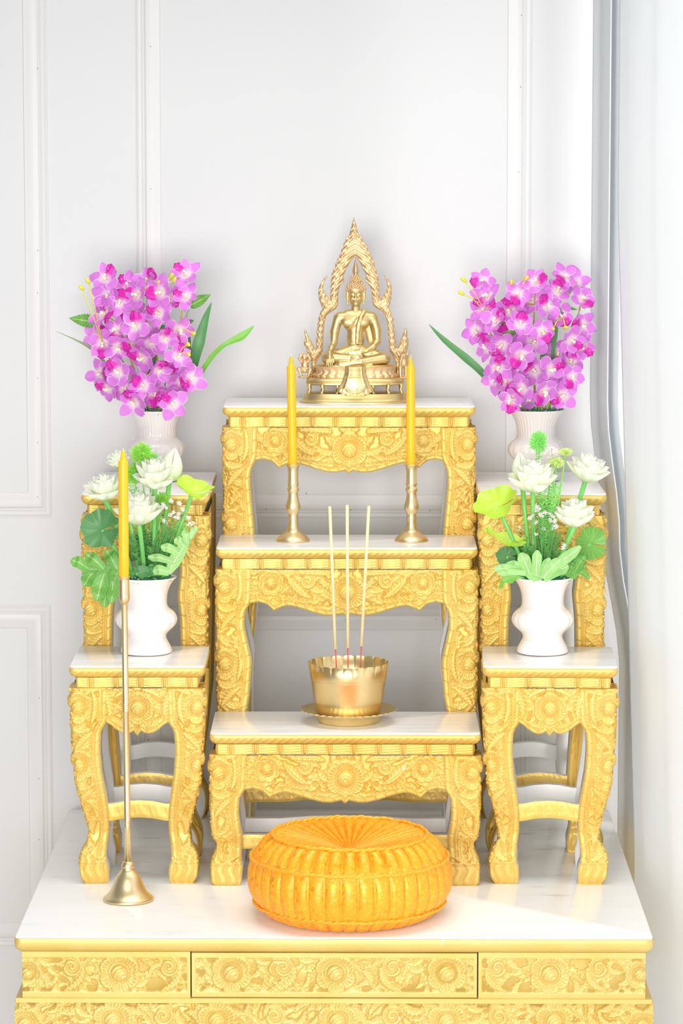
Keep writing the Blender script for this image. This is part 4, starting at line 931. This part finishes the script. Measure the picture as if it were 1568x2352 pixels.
pompom('tall bright green pompom flower at the top of the right lotus vase',*B_(690,215),21,Yl+.01,J(ra,.0,.01),FERN2,4,1.25)
pompom('small pale yellow-green flower above the right lotus bloom',*B_(935,305),16,Yl+.01,J(ra,.012,.012),POMP2,5,.5)
pompom('small pale yellow-green flower between the two upper blooms of the right vase',*B_(850,400),18,Yl-.0,J(ra,.006,.012),POMP2,6,.7)
pompom('whitish fluffy flower at the top centre of the right lotus vase',*B_(800,310),17,Yl+.01,J(ra,.004,.012),GYPS,7,.8)
pompom('lime pompom flower under the large centre bloom of the left vase',*A(950,670),15,Yl+.0,J(la,.01,.012),POMP,8)
sprig('feathery green sprig behind the left lotus stems',[(660,1010,-.01),(740,960,-.01),(1000,1080,-.02),(900,1060,-.02),(680,1180,-.02),(960,1180,-.02),(800,1000,0),(880,950,.01),(960,1000,0),(760,900,.01),(1050,950,0),(830,1120,-.02),(700,1050,0)],Yl,J(la,.01,.01),1,za,ax,ay,FERN,22,.014)
sprig('fine yellow-green sprig at the upper centre of the left lotus vase',[(690,560,.01),(640,480,.01),(930,690,.01),(1100,880,0),(1180,900,0)],Yl,J(la,.012,.015),2,za,ax,ay,FERN2,22,.011)
sprig('bright green feathery sprig rising to the top of the right lotus vase',[(690,300,.01),(760,420,.01),(840,480,.01),(820,620,0),(760,700,0),(730,760,-.01),(870,600,0)],Yl,J(ra,.0,.012),3,zb,bx,by,FERN2,26,.013)
sprig('feathery green sprig among the right lotus stems',[(560,1180,-.01),(620,1150,-.02),(760,1150,-.02),(880,1200,-.01),(960,1180,0),(700,1050,0),(640,1000,0),(800,1080,0),(880,1050,0),(560,1080,0),(740,980,.01)],Yl,J(ra,.005,.012),4,zb,bx,by,FERN,22,.012)
gyps("tuft of white baby's breath right of the lowest bloom in the left vase",[(900,740),(940,730),(980,750),(1030,700),(1090,710),(1010,820),(1050,800),(1100,820),(1130,770),(960,880),(980,900),(1060,850),(1090,850),(1210,910),(1230,900),(1190,850)],Yl-.03,J(la,.012,-.005),1,za,ax,ay)
gyps("tuft of white baby's breath in the middle of the right vase",[(520,990),(610,910),(660,940),(680,800),(720,880),(750,850),(790,860),(740,1000),(670,1040),(820,890),(840,930),(850,980),(800,930),(920,1160),(690,830),(830,990),(640,880)],Yl-.04,J(ra,.0,-.01),2,zb,bx,by)
lotus_leaf('large dark green lotus leaf at the left of the left vase',*A(380,960),92,Yl-.035,J(la,-.025),LDEEP,(-.25,-1,.35),1)
lotus_leaf('folded yellow-green lotus leaf at the right of the left vase',*A(1225,610),86,Yl-.01,J(la,.03),LLIME,(.25,-.55,.8),2,.75,.25)
lotus_leaf('large yellow-green lotus leaf at the left of the right vase',*B_(330,800),108,Yl-.02,J(ra,-.025),LLIME,(-.35,-.75,.75),3,.8,.2)
lotus_leaf('mid green lotus leaf at the right of the right vase',*B_(1160,1130),70,Yl+.02,J(ra,.03),LMID,(.2,-1,.2),4,1.1)
lotus_leaf('dark green round leaf low behind the left blooms',*A(690,1140),60,Yl+.02,J(la,-.005,.01),LDEEP,(-.1,-1,.4),5)
lotus_leaf('dark round leaf at the lower left of the right vase',*B_(400,1250),46,Yl-.01,J(ra,-.02,.0),LDEEP,(-.1,-1,.5),6)
split_leaf('big glossy split leaf spreading left of the left vase',za,ax,ay,[(560,1330),(400,1320),(250,1330)],[(95,1235,110,.95),(210,1480,130,.75),(330,1620,150,.45),(470,1640,120,.2),(400,1680,130,.35),(500,1430,120,.05),(230,1180,110,.5),(420,1150,120,.1)],Yl-.04,J(la,-.03,-.005),LMID)
split_leaf('pale veined split leaf at the right of the left vase',za,ax,ay,[(1000,1370),(1060,1220),(1200,1040)],[(810,1210,75,.35),(700,1360,80,.05),(930,1110,85,.6),(1060,1040,80,.8),(1265,930,60,1),(850,1330,90,.05),(1150,960,70,.9)],Yl-.045,J(la,.025,-.01),LPALE)
split_leaf('small dark leaf drooping over the rim of the left vase',za,ax,ay,[(700,1370),(760,1345),(830,1330)],[(660,1330,60,.1),(830,1400,75,.8),(850,1310,60,1.)],Yl-.06,J(la,.0,-.03),LDARK)
split_leaf('large pale veined split leaf across the front of the right vase',zb,bx,by,[(730,1440),(640,1400),(560,1390)],[(285,1350,90,.9),(400,1310,100,.8),(530,1215,110,.7),(680,1190,90,.35),(790,1260,80,.1),(900,1260,100,0.),(1070,1155,100,0.),(960,1330,110,0.),(330,1400,60,.9)],Yl-.06,J(ra,.0,-.02),LPALE)
split_leaf('dark split leaf at the lower right of the right vase',zb,bx,by,[(930,1400),(1000,1390),(1060,1360)],[(1120,1330,60,.8),(1155,1440,55,.8),(1110,1240,70,.7),(1000,1300,70,.3),(1020,1450,50,.5)],Yl-.02,J(ra,.03,-.01),LMID)
split_leaf('lime split leaf pointing down at the left of the right vase',zb,bx,by,[(560,1130),(430,1090),(300,1050)],[(200,1000,50,1.),(390,1170,60,.4),(480,1150,60,.3),(560,1100,70,.05)],Yl-.0,J(ra,-.02,.01),LLIME)
split_leaf('small green leaf hanging down the left of the right vase rim',zb,bx,by,[(500,1430),(420,1420),(370,1470)],[(345,1540,40,1.)],Yl-.05,J(ra,-.03,-.02),LGREEN)
split_leaf('mid green split leaf behind the stems of the right vase',zb,bx,by,[(620,1420),(540,1330),(480,1230)],[(430,1150,90,1.),(500,1080,90,.9),(600,1130,90,.6),(450,1290,80,.4)],Yl+.03,J(ra,-.01,.02),LDARK)
split_leaf('mid green split leaf behind the stems of the left vase',za,ax,ay,[(800,1370),(760,1240),(720,1100)],[(650,1020,100,.9),(640,1180,110,.5),(850,1100,100,.8),(900,1230,100,.4),(1100,1230,80,.2),(1060,1060,90,.7)],Yl+.03,J(la,.0,.02),LDEEP)

# ------------------------------------------------------------------ Buddha statue (smooth union distance field, surface nets)
def snet(Fd,org,h):
    Fd=Fd.astype(np.float32); nx,ny,nz=Fd.shape; ins=Fd<0
    c=np.zeros((nx-1,ny-1,nz-1,3),np.float32); cnt=np.zeros((nx-1,ny-1,nz-1),np.float32)
    def acc(axis):
        a=[slice(None)]*3; b=[slice(None)]*3; a[axis]=slice(0,-1); b[axis]=slice(1,None); f0,f1=Fd[tuple(a)],Fd[tuple(b)]
        cr=(f0<0)!=(f1<0); t=np.where(cr,f0/np.where(f0-f1==0,1,f0-f1),0); return cr,t
    for ax_ in range(3):
        cr,t=acc(ax_); o=[k for k in range(3) if k!=ax_]
        for d1 in (0,1):
            for d2 in (0,1):
                s=[None]*3; s[ax_]=slice(0,None); s[o[0]]=slice(d1,cr.shape[o[0]]-1+d1); s[o[1]]=slice(d2,cr.shape[o[1]]-1+d2)
                m=cr[tuple(s)]; tt=t[tuple(s)]; cnt+=m
                c[...,ax_]+=m*tt; c[...,o[0]]+=m*d1; c[...,o[1]]+=m*d2
    act=cnt>0; idx=-np.ones(act.shape,np.int64); idx[act]=np.arange(act.sum()); ii=np.argwhere(act)
    V=(ii+c[act]/cnt[act][:,None])*h+np.array(org); Fs=[]
    for ax_ in range(3):
        cr,_=acc(ax_); o=[k for k in range(3) if k!=ax_]; s=[slice(None)]*3; s[o[0]]=slice(1,-1); s[o[1]]=slice(1,-1)
        q=np.argwhere(cr[tuple(s)])
        q[:,o[0]]+=1; q[:,o[1]]+=1
        a=[slice(0,-1) if k==ax_ else slice(None) for k in range(3)]; sg=ins[q[:,0],q[:,1],q[:,2]]
        def g(d0,d1):
            r=q.copy(); r[:,o[0]]-=d0; r[:,o[1]]-=d1; return idx[r[:,0],r[:,1],r[:,2]]
        quad=np.stack([g(1,1),g(0,1),g(0,0),g(1,0)],1); fl=sg if ax_!=1 else ~sg
        quad=np.where(fl[:,None],quad,quad[:,::-1]); Fs.append(quad)
    return V,np.concatenate(Fs)
class SDF:
    def __init__(s,lo,hi,h): s.lo=np.array(lo,float); s.h=h; s.n=((np.array(hi)-s.lo)/h).astype(int)+1; s.D=np.full(s.n,60.,np.float32); s.ax=[s.lo[k]+np.arange(s.n[k])*h for k in range(3)]
    def _w(s,lo,hi,m):
        sl=[slice(max(0,int((lo[k]-m-s.lo[k])/s.h)),min(s.n[k],int((hi[k]+m-s.lo[k])/s.h)+2)) for k in range(3)]
        return tuple(sl),np.meshgrid(*[s.ax[k][sl[k]] for k in range(3)],indexing='ij')
    def _u(s,sl,d,k,sub=False):
        a=s.D[sl]
        if sub: s.D[sl]=np.maximum(a,-d); return
        h=np.clip(.5+.5*(a-d)/k,0,1); s.D[sl]=a*(1-h)+d*h-k*h*(1-h)
    def cap(s,a,b,ra,rb,k=14,fy=1.):
        a=np.array(a,float);b=np.array(b,float); m=max(ra,rb)+k+12; sl,(X,Y,Z)=s._w(np.minimum(a,b),np.maximum(a,b),m); ab=b-a
        t=np.clip(((X-a[0])*ab[0]+(Y-a[1])*ab[1]+(Z-a[2])*ab[2])/(ab@ab+1e-9),0,1)
        d=np.sqrt((X-a[0]-t*ab[0])**2+((Y-a[1]-t*ab[1])*fy)**2+(Z-a[2]-t*ab[2])**2)-(ra+(rb-ra)*t); s._u(sl,d,k)
    def ell(s,c,r,k=14,sub=False):
        c=np.array(c,float);r=np.array(r,float); sl,(X,Y,Z)=s._w(c-r,c+r,k+12); q=np.sqrt(((X-c[0])/r[0])**2+((Y-c[1])/r[1])**2+((Z-c[2])/r[2])**2); d=(q-1)*r.min(); s._u(sl,d,k,sub)
    def path(s,pts,rads,k=8,fy=1.):
        if not hasattr(rads,'__len__'): rads=[rads]*len(pts)
        for i in range(len(pts)-1): s.cap(pts[i],pts[i+1],rads[i],rads[i+1],k,fy)
    def mesh(s,name,m,parent,u):
        V,Fq=snet(s.D,s.lo,s.h); b=MB(); b.v=[tuple(p) for p in (V*u).tolist()]; b.f=[tuple(q) for q in Fq.tolist()]; b.m=[0]*len(b.f); b.uv=[(.5,.5)]*len(b.v); return b.build(name,m,parent)
U=.000188
def statue():
    Ys=6.828; px0=PT(815.5,900,Ys).x
    t=thing('buddha_statue','seated brass Buddha statue under a flame-edged arch on a tiered throne','statue',(px0,Ys,BZ+.9022))
    # body: one continuous surface
    s=SDF((-420,-300,385),(440,140,1390),5)
    s.ell((5,0,905),(150,82,120),20); s.cap((-165,0,945),(180,0,945),60,60,40); s.cap((-80,0,985),(95,0,985),42,42,30); s.cap((5,0,990),(5,-5,1090),54,50,16)
    s.ell((5,-5,720),(98,72,170),30); s.ell((5,0,575),(150,95,70),30); s.ell((-72,-52,890),(78,36,52),20); s.ell((84,-52,890),(78,36,52),20)
    s.path([(-190,0,935),(-228,-8,790),(-238,-15,665)],[55,50,40],14); s.path([(-238,-15,665),(-262,-70,610),(-285,-115,560)],[40,34,25],12)
    s.cap((-285,-120,560),(-283,-165,500),27,32,12)
    for j,(fx,zl,rr_) in enumerate(((-318,415,9),(-297,398,10),(-276,402,10),(-256,415,9.5))): s.path([(-300+j*12,-172,505),(fx,-190,460),(fx+2,-186,zl)],[11,rr_,rr_-2],4)
    s.path([(-262,-160,520),(-240,-180,480),(-236,-182,450)],[12,10,8],5)
    s.path([(200,0,935),(238,-8,800),(245,-25,680)],[55,50,42],14); s.path([(245,-25,680),(200,-80,620),(130,-120,582)],[42,36,25],12)
    s.cap((130,-122,580),(60,-135,566),24,30,10,1.2)
    for j in range(4): s.path([(60,-140-j*2,578-j*11),(0,-150,574-j*11),(-78+j*5,-146,566-j*9)],[11,10,8],4)
    s.path([(70,-135,590),(40,-140,608),(5,-142,604)],[11,9,7],5)
    s.path([(-80,0,545),(-310,-70,495)],[85,66],20); s.path([(95,0,545),(325,-70,490)],[85,68],20)
    s.path([(-300,-100,505),(-40,-150,500)],[54,40],14); s.path([(-40,-150,500),(30,-150,510),(70,-140,520)],[36,28,20],8)
    s.path([(315,-100,492),(60,-160,455),(-170,-165,425)],[58,46,30],14); s.path([(-170,-165,425),(-240,-150,418)],[30,20],10)
    s.ell((0,-40,455),(330,120,45),20)
    s.ell((185,25,800),(70,26,170),20)
    s.cap((180,-160,420),(-150,-175,412),22,22,14)
    # head
    s.ell((5,-2,1185),(84,88,105),14); s.ell((5,-20,1125),(62,66,62),18); s.ell((5,-62,1090),(24,20,18),14)
    s.path([(5,-86,1222),(5,-102,1172)],[7,11],8); s.ell((-9,-94,1168),(9,9,8),5); s.ell((19,-94,1168),(9,9,8),5)
    for g in (-1,1):
        s.path([(5+g*9,-90,1224),(5+g*34,-86,1234),(5+g*62,-66,1220)],[5,5,4],5)
        s.ell((5+g*36,-72,1202),(24,15,13),5); s.path([(5+g*16,-84,1195),(5+g*36,-88,1191),(5+g*58,-74,1197)],[3.5,3.5,3],3)
        s.path([(5+g*92,0,1225),(5+g*98,-4,1180),(5+g*90,-4,1130),(5+g*88,-4,1085)],[15,15,11,10],6)
        s.ell((5+g*40,-58,1150),(26,20,24),14)
    s.path([(-22,-86,1139),(5,-93,1136),(32,-86,1139)],[5.5,7,5.5],4); s.path([(-14,-86,1124),(5,-92,1121),(24,-86,1124)],[5,8,5],4)
    for zz in (1068,1045): s.path([(-44,-20,zz+4),(5,-52,zz-4),(54,-20,zz+4)],[4,4,4],3)
    # navel line, robe hem across the chest, lower robe waistband
    s.path([(75,-52,1000),(20,-84,940),(-20,-90,890),(-60,-88,840),(-95,-68,812),(-120,-30,835)],5,5)
    s.path([(-100,-50,600),(0,-92,585),(110,-50,600)],6,6); s.path([(-60,-60,650),(5,-82,640),(90,-50,655)],4,5)
    s.path([(-40,-190,515),(-46,-192,470)],5,4)
    s.mesh('figure',STAT,t,U)
    # sash
    s=SDF((-60,-170,560),(160,60,1060),5)
    s.path([(110,10,1018),(98,-45,1005),(62,-82,945),(38,-96,880),(26,-92,800),(22,-86,720),(22,-84,664)],[22,24,26,26,24,24,24],6,1.6)
    s.path([(80,-62,985),(45,-102,920),(22,-110,850),(14,-106,780),(12,-100,670)],3.5,3); s.path([(110,-50,985),(72,-100,920),(50,-112,850),(38,-108,780),(36,-102,670)],3.5,3)
    s.path([(0,-92,668),(44,-92,660),(62,-86,625)],5,4); s.mesh('sash',STAT,t,U)
    # hair cap with curls, knob and flame
    b=MB()
    def cv(p): return tuple(Vector(p)*U)
    b.ell(cv((5,14,1252)),(102*U,92*U,86*U),24,16); b.ell(cv((5,12,1352)),(54*U,52*U,50*U),18,12)
    ga=PI*(3-5**.5)
    for c,rad,n,r0 in (((5,14,1252),(104,94,88),150,13),((5,12,1352),(58,55,56),60,12)):
        for i in range(n):
            zz=1-(i+.5)*1.25/n; rr_=math.sqrt(max(0,1-zz*zz)); a=i*ga; p=(c[0]+rad[0]*rr_*math.cos(a),c[1]+rad[1]*rr_*math.sin(a),c[2]+rad[2]*zz)
            if p[1]<-20 and p[2]<1272: continue
            b.ell(cv(p),(r0*U,r0*U,r0*U),7,5)
    for g in np.linspace(-1,1,13):
        a=g*1.25; b.ell(cv((5+92*math.sin(a),6-92*math.cos(a),1276-34*abs(g)**2.2)),(10*U,10*U,10*U),7,5)
    b.build('hair',CAST,t)
    b=MB(); b.lathe([(.001,1400*U),(26*U,1402*U),(30*U,1410*U),(22*U,1418*U),(30*U,1432*U),(34*U,1455*U),(30*U,1480*U),(20*U,1520*U),(10*U,1565*U),(3*U,1600*U),(.0002,1606*U)],20,fn=lambda r,z,a,i:(r*(1+.16*math.cos(4*a))*(1 if i<4 else 1),z)); o=b.build('flame_finial',CAST,t); o.location=(5*U,12*U,0)
    # throne
    def oval(name,prof,m,yo=0,fn=None,seg=160,ex=2.7):
        V=[]
        for i,(z,a_,b_) in enumerate(prof):
            for kk in range(seg):
                an=2*PI*kk/seg; c,sn=math.cos(an),math.sin(an); rr_=(abs(c)**ex+abs(sn)**ex)**(-1/ex); g=fn(an,i) if fn else 1; V.append((a_*rr_*c*g*U,(b_*rr_*sn*g+yo)*U,z*U))
        n=len(prof); f=[(i*seg+q,i*seg+(q+1)%seg,(i+1)*seg+(q+1)%seg,(i+1)*seg+q) for i in range(n-1) for q in range(seg)]+[tuple(range(seg))[::-1],tuple((n-1)*seg+q for q in range(seg))]
        b=MB(); b.add(V,f); return sharp(b.build(name,m,t),50)
    oval('plinth',[(0,622,290),(14,622,290),(22,600,278),(34,588,270),(60,580,262),(104,568,254),(108,560,246)],STAT)
    oval('throne_tray',[(196,520,235),(204,545,250),(225,548,252),(232,540,246),(236,546,250),(262,535,244),(276,505,228),(284,480,220)],STAT)
    def pet(an,i): return 1+.035*abs(math.cos(an*16))*(1 if 1<=i<=5 else 0)
    oval('lotus_tier',[(282,475,215),(290,462,210),(305,478,214),(318,450,205),(335,425,196),(352,428,198),(378,452,208),(402,474,216),(404,440,205)],CAST,0,pet,256)
    oval('seat_pad',[(396,420,195),(404,432,200),(416,430,200),(424,408,190)],STAT)
    for xx in (-505,-360,-190,190,360,505):
        for yy in (-1,1):
            b=MB(); y_=yy*(205 if abs(xx)<450 else 120); w_=1 if xx>0 else -1
            b.tube([cv((xx,y_,212)),cv((xx+8*w_,y_*1.04,185)),cv((xx-4*w_,y_*1.0,150)),cv((xx+12*w_,y_*1.05,116)),cv((xx+22*w_,y_*1.08,108))],[26*U,24*U,15*U,18*U,14*U],10); b.build('throne_leg',STAT,t)
    # cloth hanging over the front
    zz=np.linspace(420,86,46); uu=np.linspace(-1,1,41); P=np.zeros((46,41,3))
    hwid=np.interp(zz,[86,110,160,240,330,420],[150,215,205,150,118,112]); yb=np.interp(zz,[86,110,190,200,284,300,345,400,420],[-285,-262,-262,-262,-262,-238,-228,-238,-212])
    for i in range(46):
        x=hwid[i]*uu; e=np.abs(uu); z=zz[i]+0*uu+(40*(e**3) if zz[i]<140 else 0)*max(0,1-(zz[i]-86)/54)
        y=yb[i]+16-34*(1-uu**2)-8*np.exp(-((e-.62)/.06)**2)-5*(np.cos(uu*PI*5)*(zz[i]<170))*.6-10*np.exp(-((zz[i]-(120+70*(e/.6)**2))/9)**2)*(e<.62)
        P[i,:,0]=x; P[i,:,1]=y; P[i,:,2]=z
    b=MB(); b.grid(P*U,flip=True); o=b.build('throne_cloth',STAT,t); md=o.modifiers.new('thickness','SOLIDIFY'); md.thickness=.0022; md.offset=-1
    # arch: outlines, given depth and carved relief
    c=lambda pts:[(x-765,2160-y) for x,y in pts]
    left=[(750,105),(722,215),(700,300),(690,335),(662,315),(655,380),(635,395),(632,450),(610,468),(605,510),(590,520),(588,560),(568,562),(562,620),(545,622),(540,680),(520,685),(518,725),(503,730),(505,790),(492,810),(497,860),(484,880),(492,930),(482,960),(488,1035),(450,980),(420,935),(408,895),(415,850),(440,790),(460,762),(450,752),(415,790),(375,850),(357,900),(353,960),(362,1030),(385,1090),(402,1128),(375,1165),(365,1210),(352,1230),(356,1270),(340,1300),(345,1340),(332,1380),(340,1430),(328,1480),(330,1560),(318,1585),(290,1520),(245,1440),(215,1365),(200,1358),(197,1400),(210,1450),(192,1490),(195,1540),(215,1560),(222,1610),(250,1650),(270,1690),(275,1730),(330,1730),(340,1700),(380,1650),(402,1600),(408,1500),(412,1400),(422,1280),(448,1200),(500,1160),(548,1130),(575,1080),(578,1000),(578,930),(592,880),(620,840),(642,828),(640,790),(632,760),(650,720),(680,660),(715,600),(740,565),(765,552)]
    rgt=[(765,552),(785,562),(830,640),(860,700),(890,762),(878,790),(876,828),(900,840),(930,880),(948,940),(950,1020),(965,1090),(1000,1120),(1060,1150),(1095,1200),(1120,1280),(1132,1400),(1140,1500),(1150,1600),(1180,1650),(1210,1700),(1215,1730),(1275,1730),(1290,1690),(1310,1640),(1340,1600),(1355,1560),(1362,1480),(1345,1440),(1348,1380),(1330,1333),(1318,1350),(1290,1430),(1260,1510),(1228,1570),(1218,1550),(1222,1490),(1205,1450),(1212,1400),(1195,1360),(1205,1320),(1188,1290),(1195,1240),(1175,1200),(1165,1160),(1140,1110),(1158,1060),(1172,980),(1172,900),(1160,840),(1130,790),(1085,745),(1090,775),(1115,830),(1122,880),(1110,930),(1075,980),(1045,1030),(1035,1010),(1038,940),(1028,920),(1035,860),(1022,840),(1028,770),(1012,745),(1005,740),(1002,685),(985,680),(982,605),(962,590),(955,545),(938,535),(930,492),(910,490),(902,435),(880,430),(872,380),(852,385),(835,290),(815,330),(800,300),(778,200),(750,105)]
    poly=np.array(c(left+rgt[1:])) ; 
    X,Z=np.meshgrid(np.arange(-600,620,5.),np.arange(400,2090,5.),indexing='ij'); D2=np.full(X.shape,1e9); wn=np.zeros(X.shape,bool)
    for i in range(len(poly)):
        a=poly[i]; e=poly[(i+1)%len(poly)]; ab=e-a; tt=np.clip(((X-a[0])*ab[0]+(Z-a[1])*ab[1])/(ab@ab+1e-9),0,1); D2=np.minimum(D2,np.hypot(X-a[0]-tt*ab[0],Z-a[1]-tt*ab[1]))
        cond=((a[1]>Z)!=(e[1]>Z)); xi=(e[0]-a[0])*(Z-a[1])/((e[1]-a[1]) if e[1]!=a[1] else 1e-9)+a[0]; wn^=cond&(X<xi)
    sd=np.where(wn,-D2,D2); ys=np.arange(-40,41,5.)
    hatch=4*np.sin((np.abs(X)*.55+Z*.85)/8.5)*(Z>1150)+3*np.sin(X/9)*np.sin(Z/11)*(Z<=1150)
    tk=13+np.minimum(12,np.maximum(0,-sd)*.5)+hatch*np.clip((-sd-6)/10,0,1)+6*np.exp(-((-sd-40)/7)**2)
    D3=np.maximum(sd[:,None,:],np.abs(ys)[None,:,None]-tk[:,None,:]); V,Fq=snet(D3,(-600,-40,400),5)
    b=MB(); V[:,1]+=105; b.v=[tuple(p) for p in (V*U).tolist()]; b.f=[tuple(q) for q in Fq.tolist()]; b.m=[0]*len(b.f); b.uv=[(.5,.5)]*len(b.v); b.build('flame_arch',CAST,t)
    for sx,x in ((-1,-465),(1,478)):
        b=MB(); b.tube([cv((x,105,250)),cv((x,105,300)),cv((x,105,432))],[34*U,30*U,30*U],14); b.build('arch_post',STAT,t)
    # small crouching monkey at left, kneeling elephant at right, each on a leaf bracket
    s=SDF((-680,-110,235),(-450,110,580),5)
    s.ell((-565,0,500),(44,40,42),10); s.ell((-565,-30,488),(22,20,18),8); s.ell((-560,0,410),(42,38,60),12); s.path([(-595,0,440),(-625,-10,480),(-605,-15,530)],[16,14,13],6); s.path([(-528,0,440),(-500,-10,480),(-525,-15,530)],[16,14,13],6)
    s.path([(-575,-10,350),(-628,-30,370),(-600,-40,300)],[26,24,15],8); s.path([(-545,-10,350),(-500,-30,360),(-520,-40,300)],[26,24,15],8); s.ell((-565,-5,278),(78,50,14),6)
    for g in (-1,1): s.ell((-565+g*38,0,510),(12,10,14),5)
    s.path([(-490,40,290),(-420+-60,60,340)],[18,20],6)
    s.mesh('monkey_figure',CAST,t,U)
    s=SDF((420,-110,225),(650,110,600),5)
    s.ell((540,0,440),(52,50,62),12); s.ell((535,-10,505),(42,40,40),10); s.path([(520,-45,505),(505,-62,455),(500,-60,410)],[18,14,10],6); s.path([(495,0,515),(470,0,560)],[18,14],6); s.path([(575,0,515),(590,0,560)],[18,14],6)
    for g in (-1,1): s.ell((535+g*44,5,505),(14,12,30),5); s.path([(535+g*32,-10,400),(535+g*32,-10,330),(535+g*30,-15,285)],[24,20,18],8)
    s.ell((538,-5,272),(72,48,14),6); s.mesh('elephant_figure',CAST,t,U)
statue()
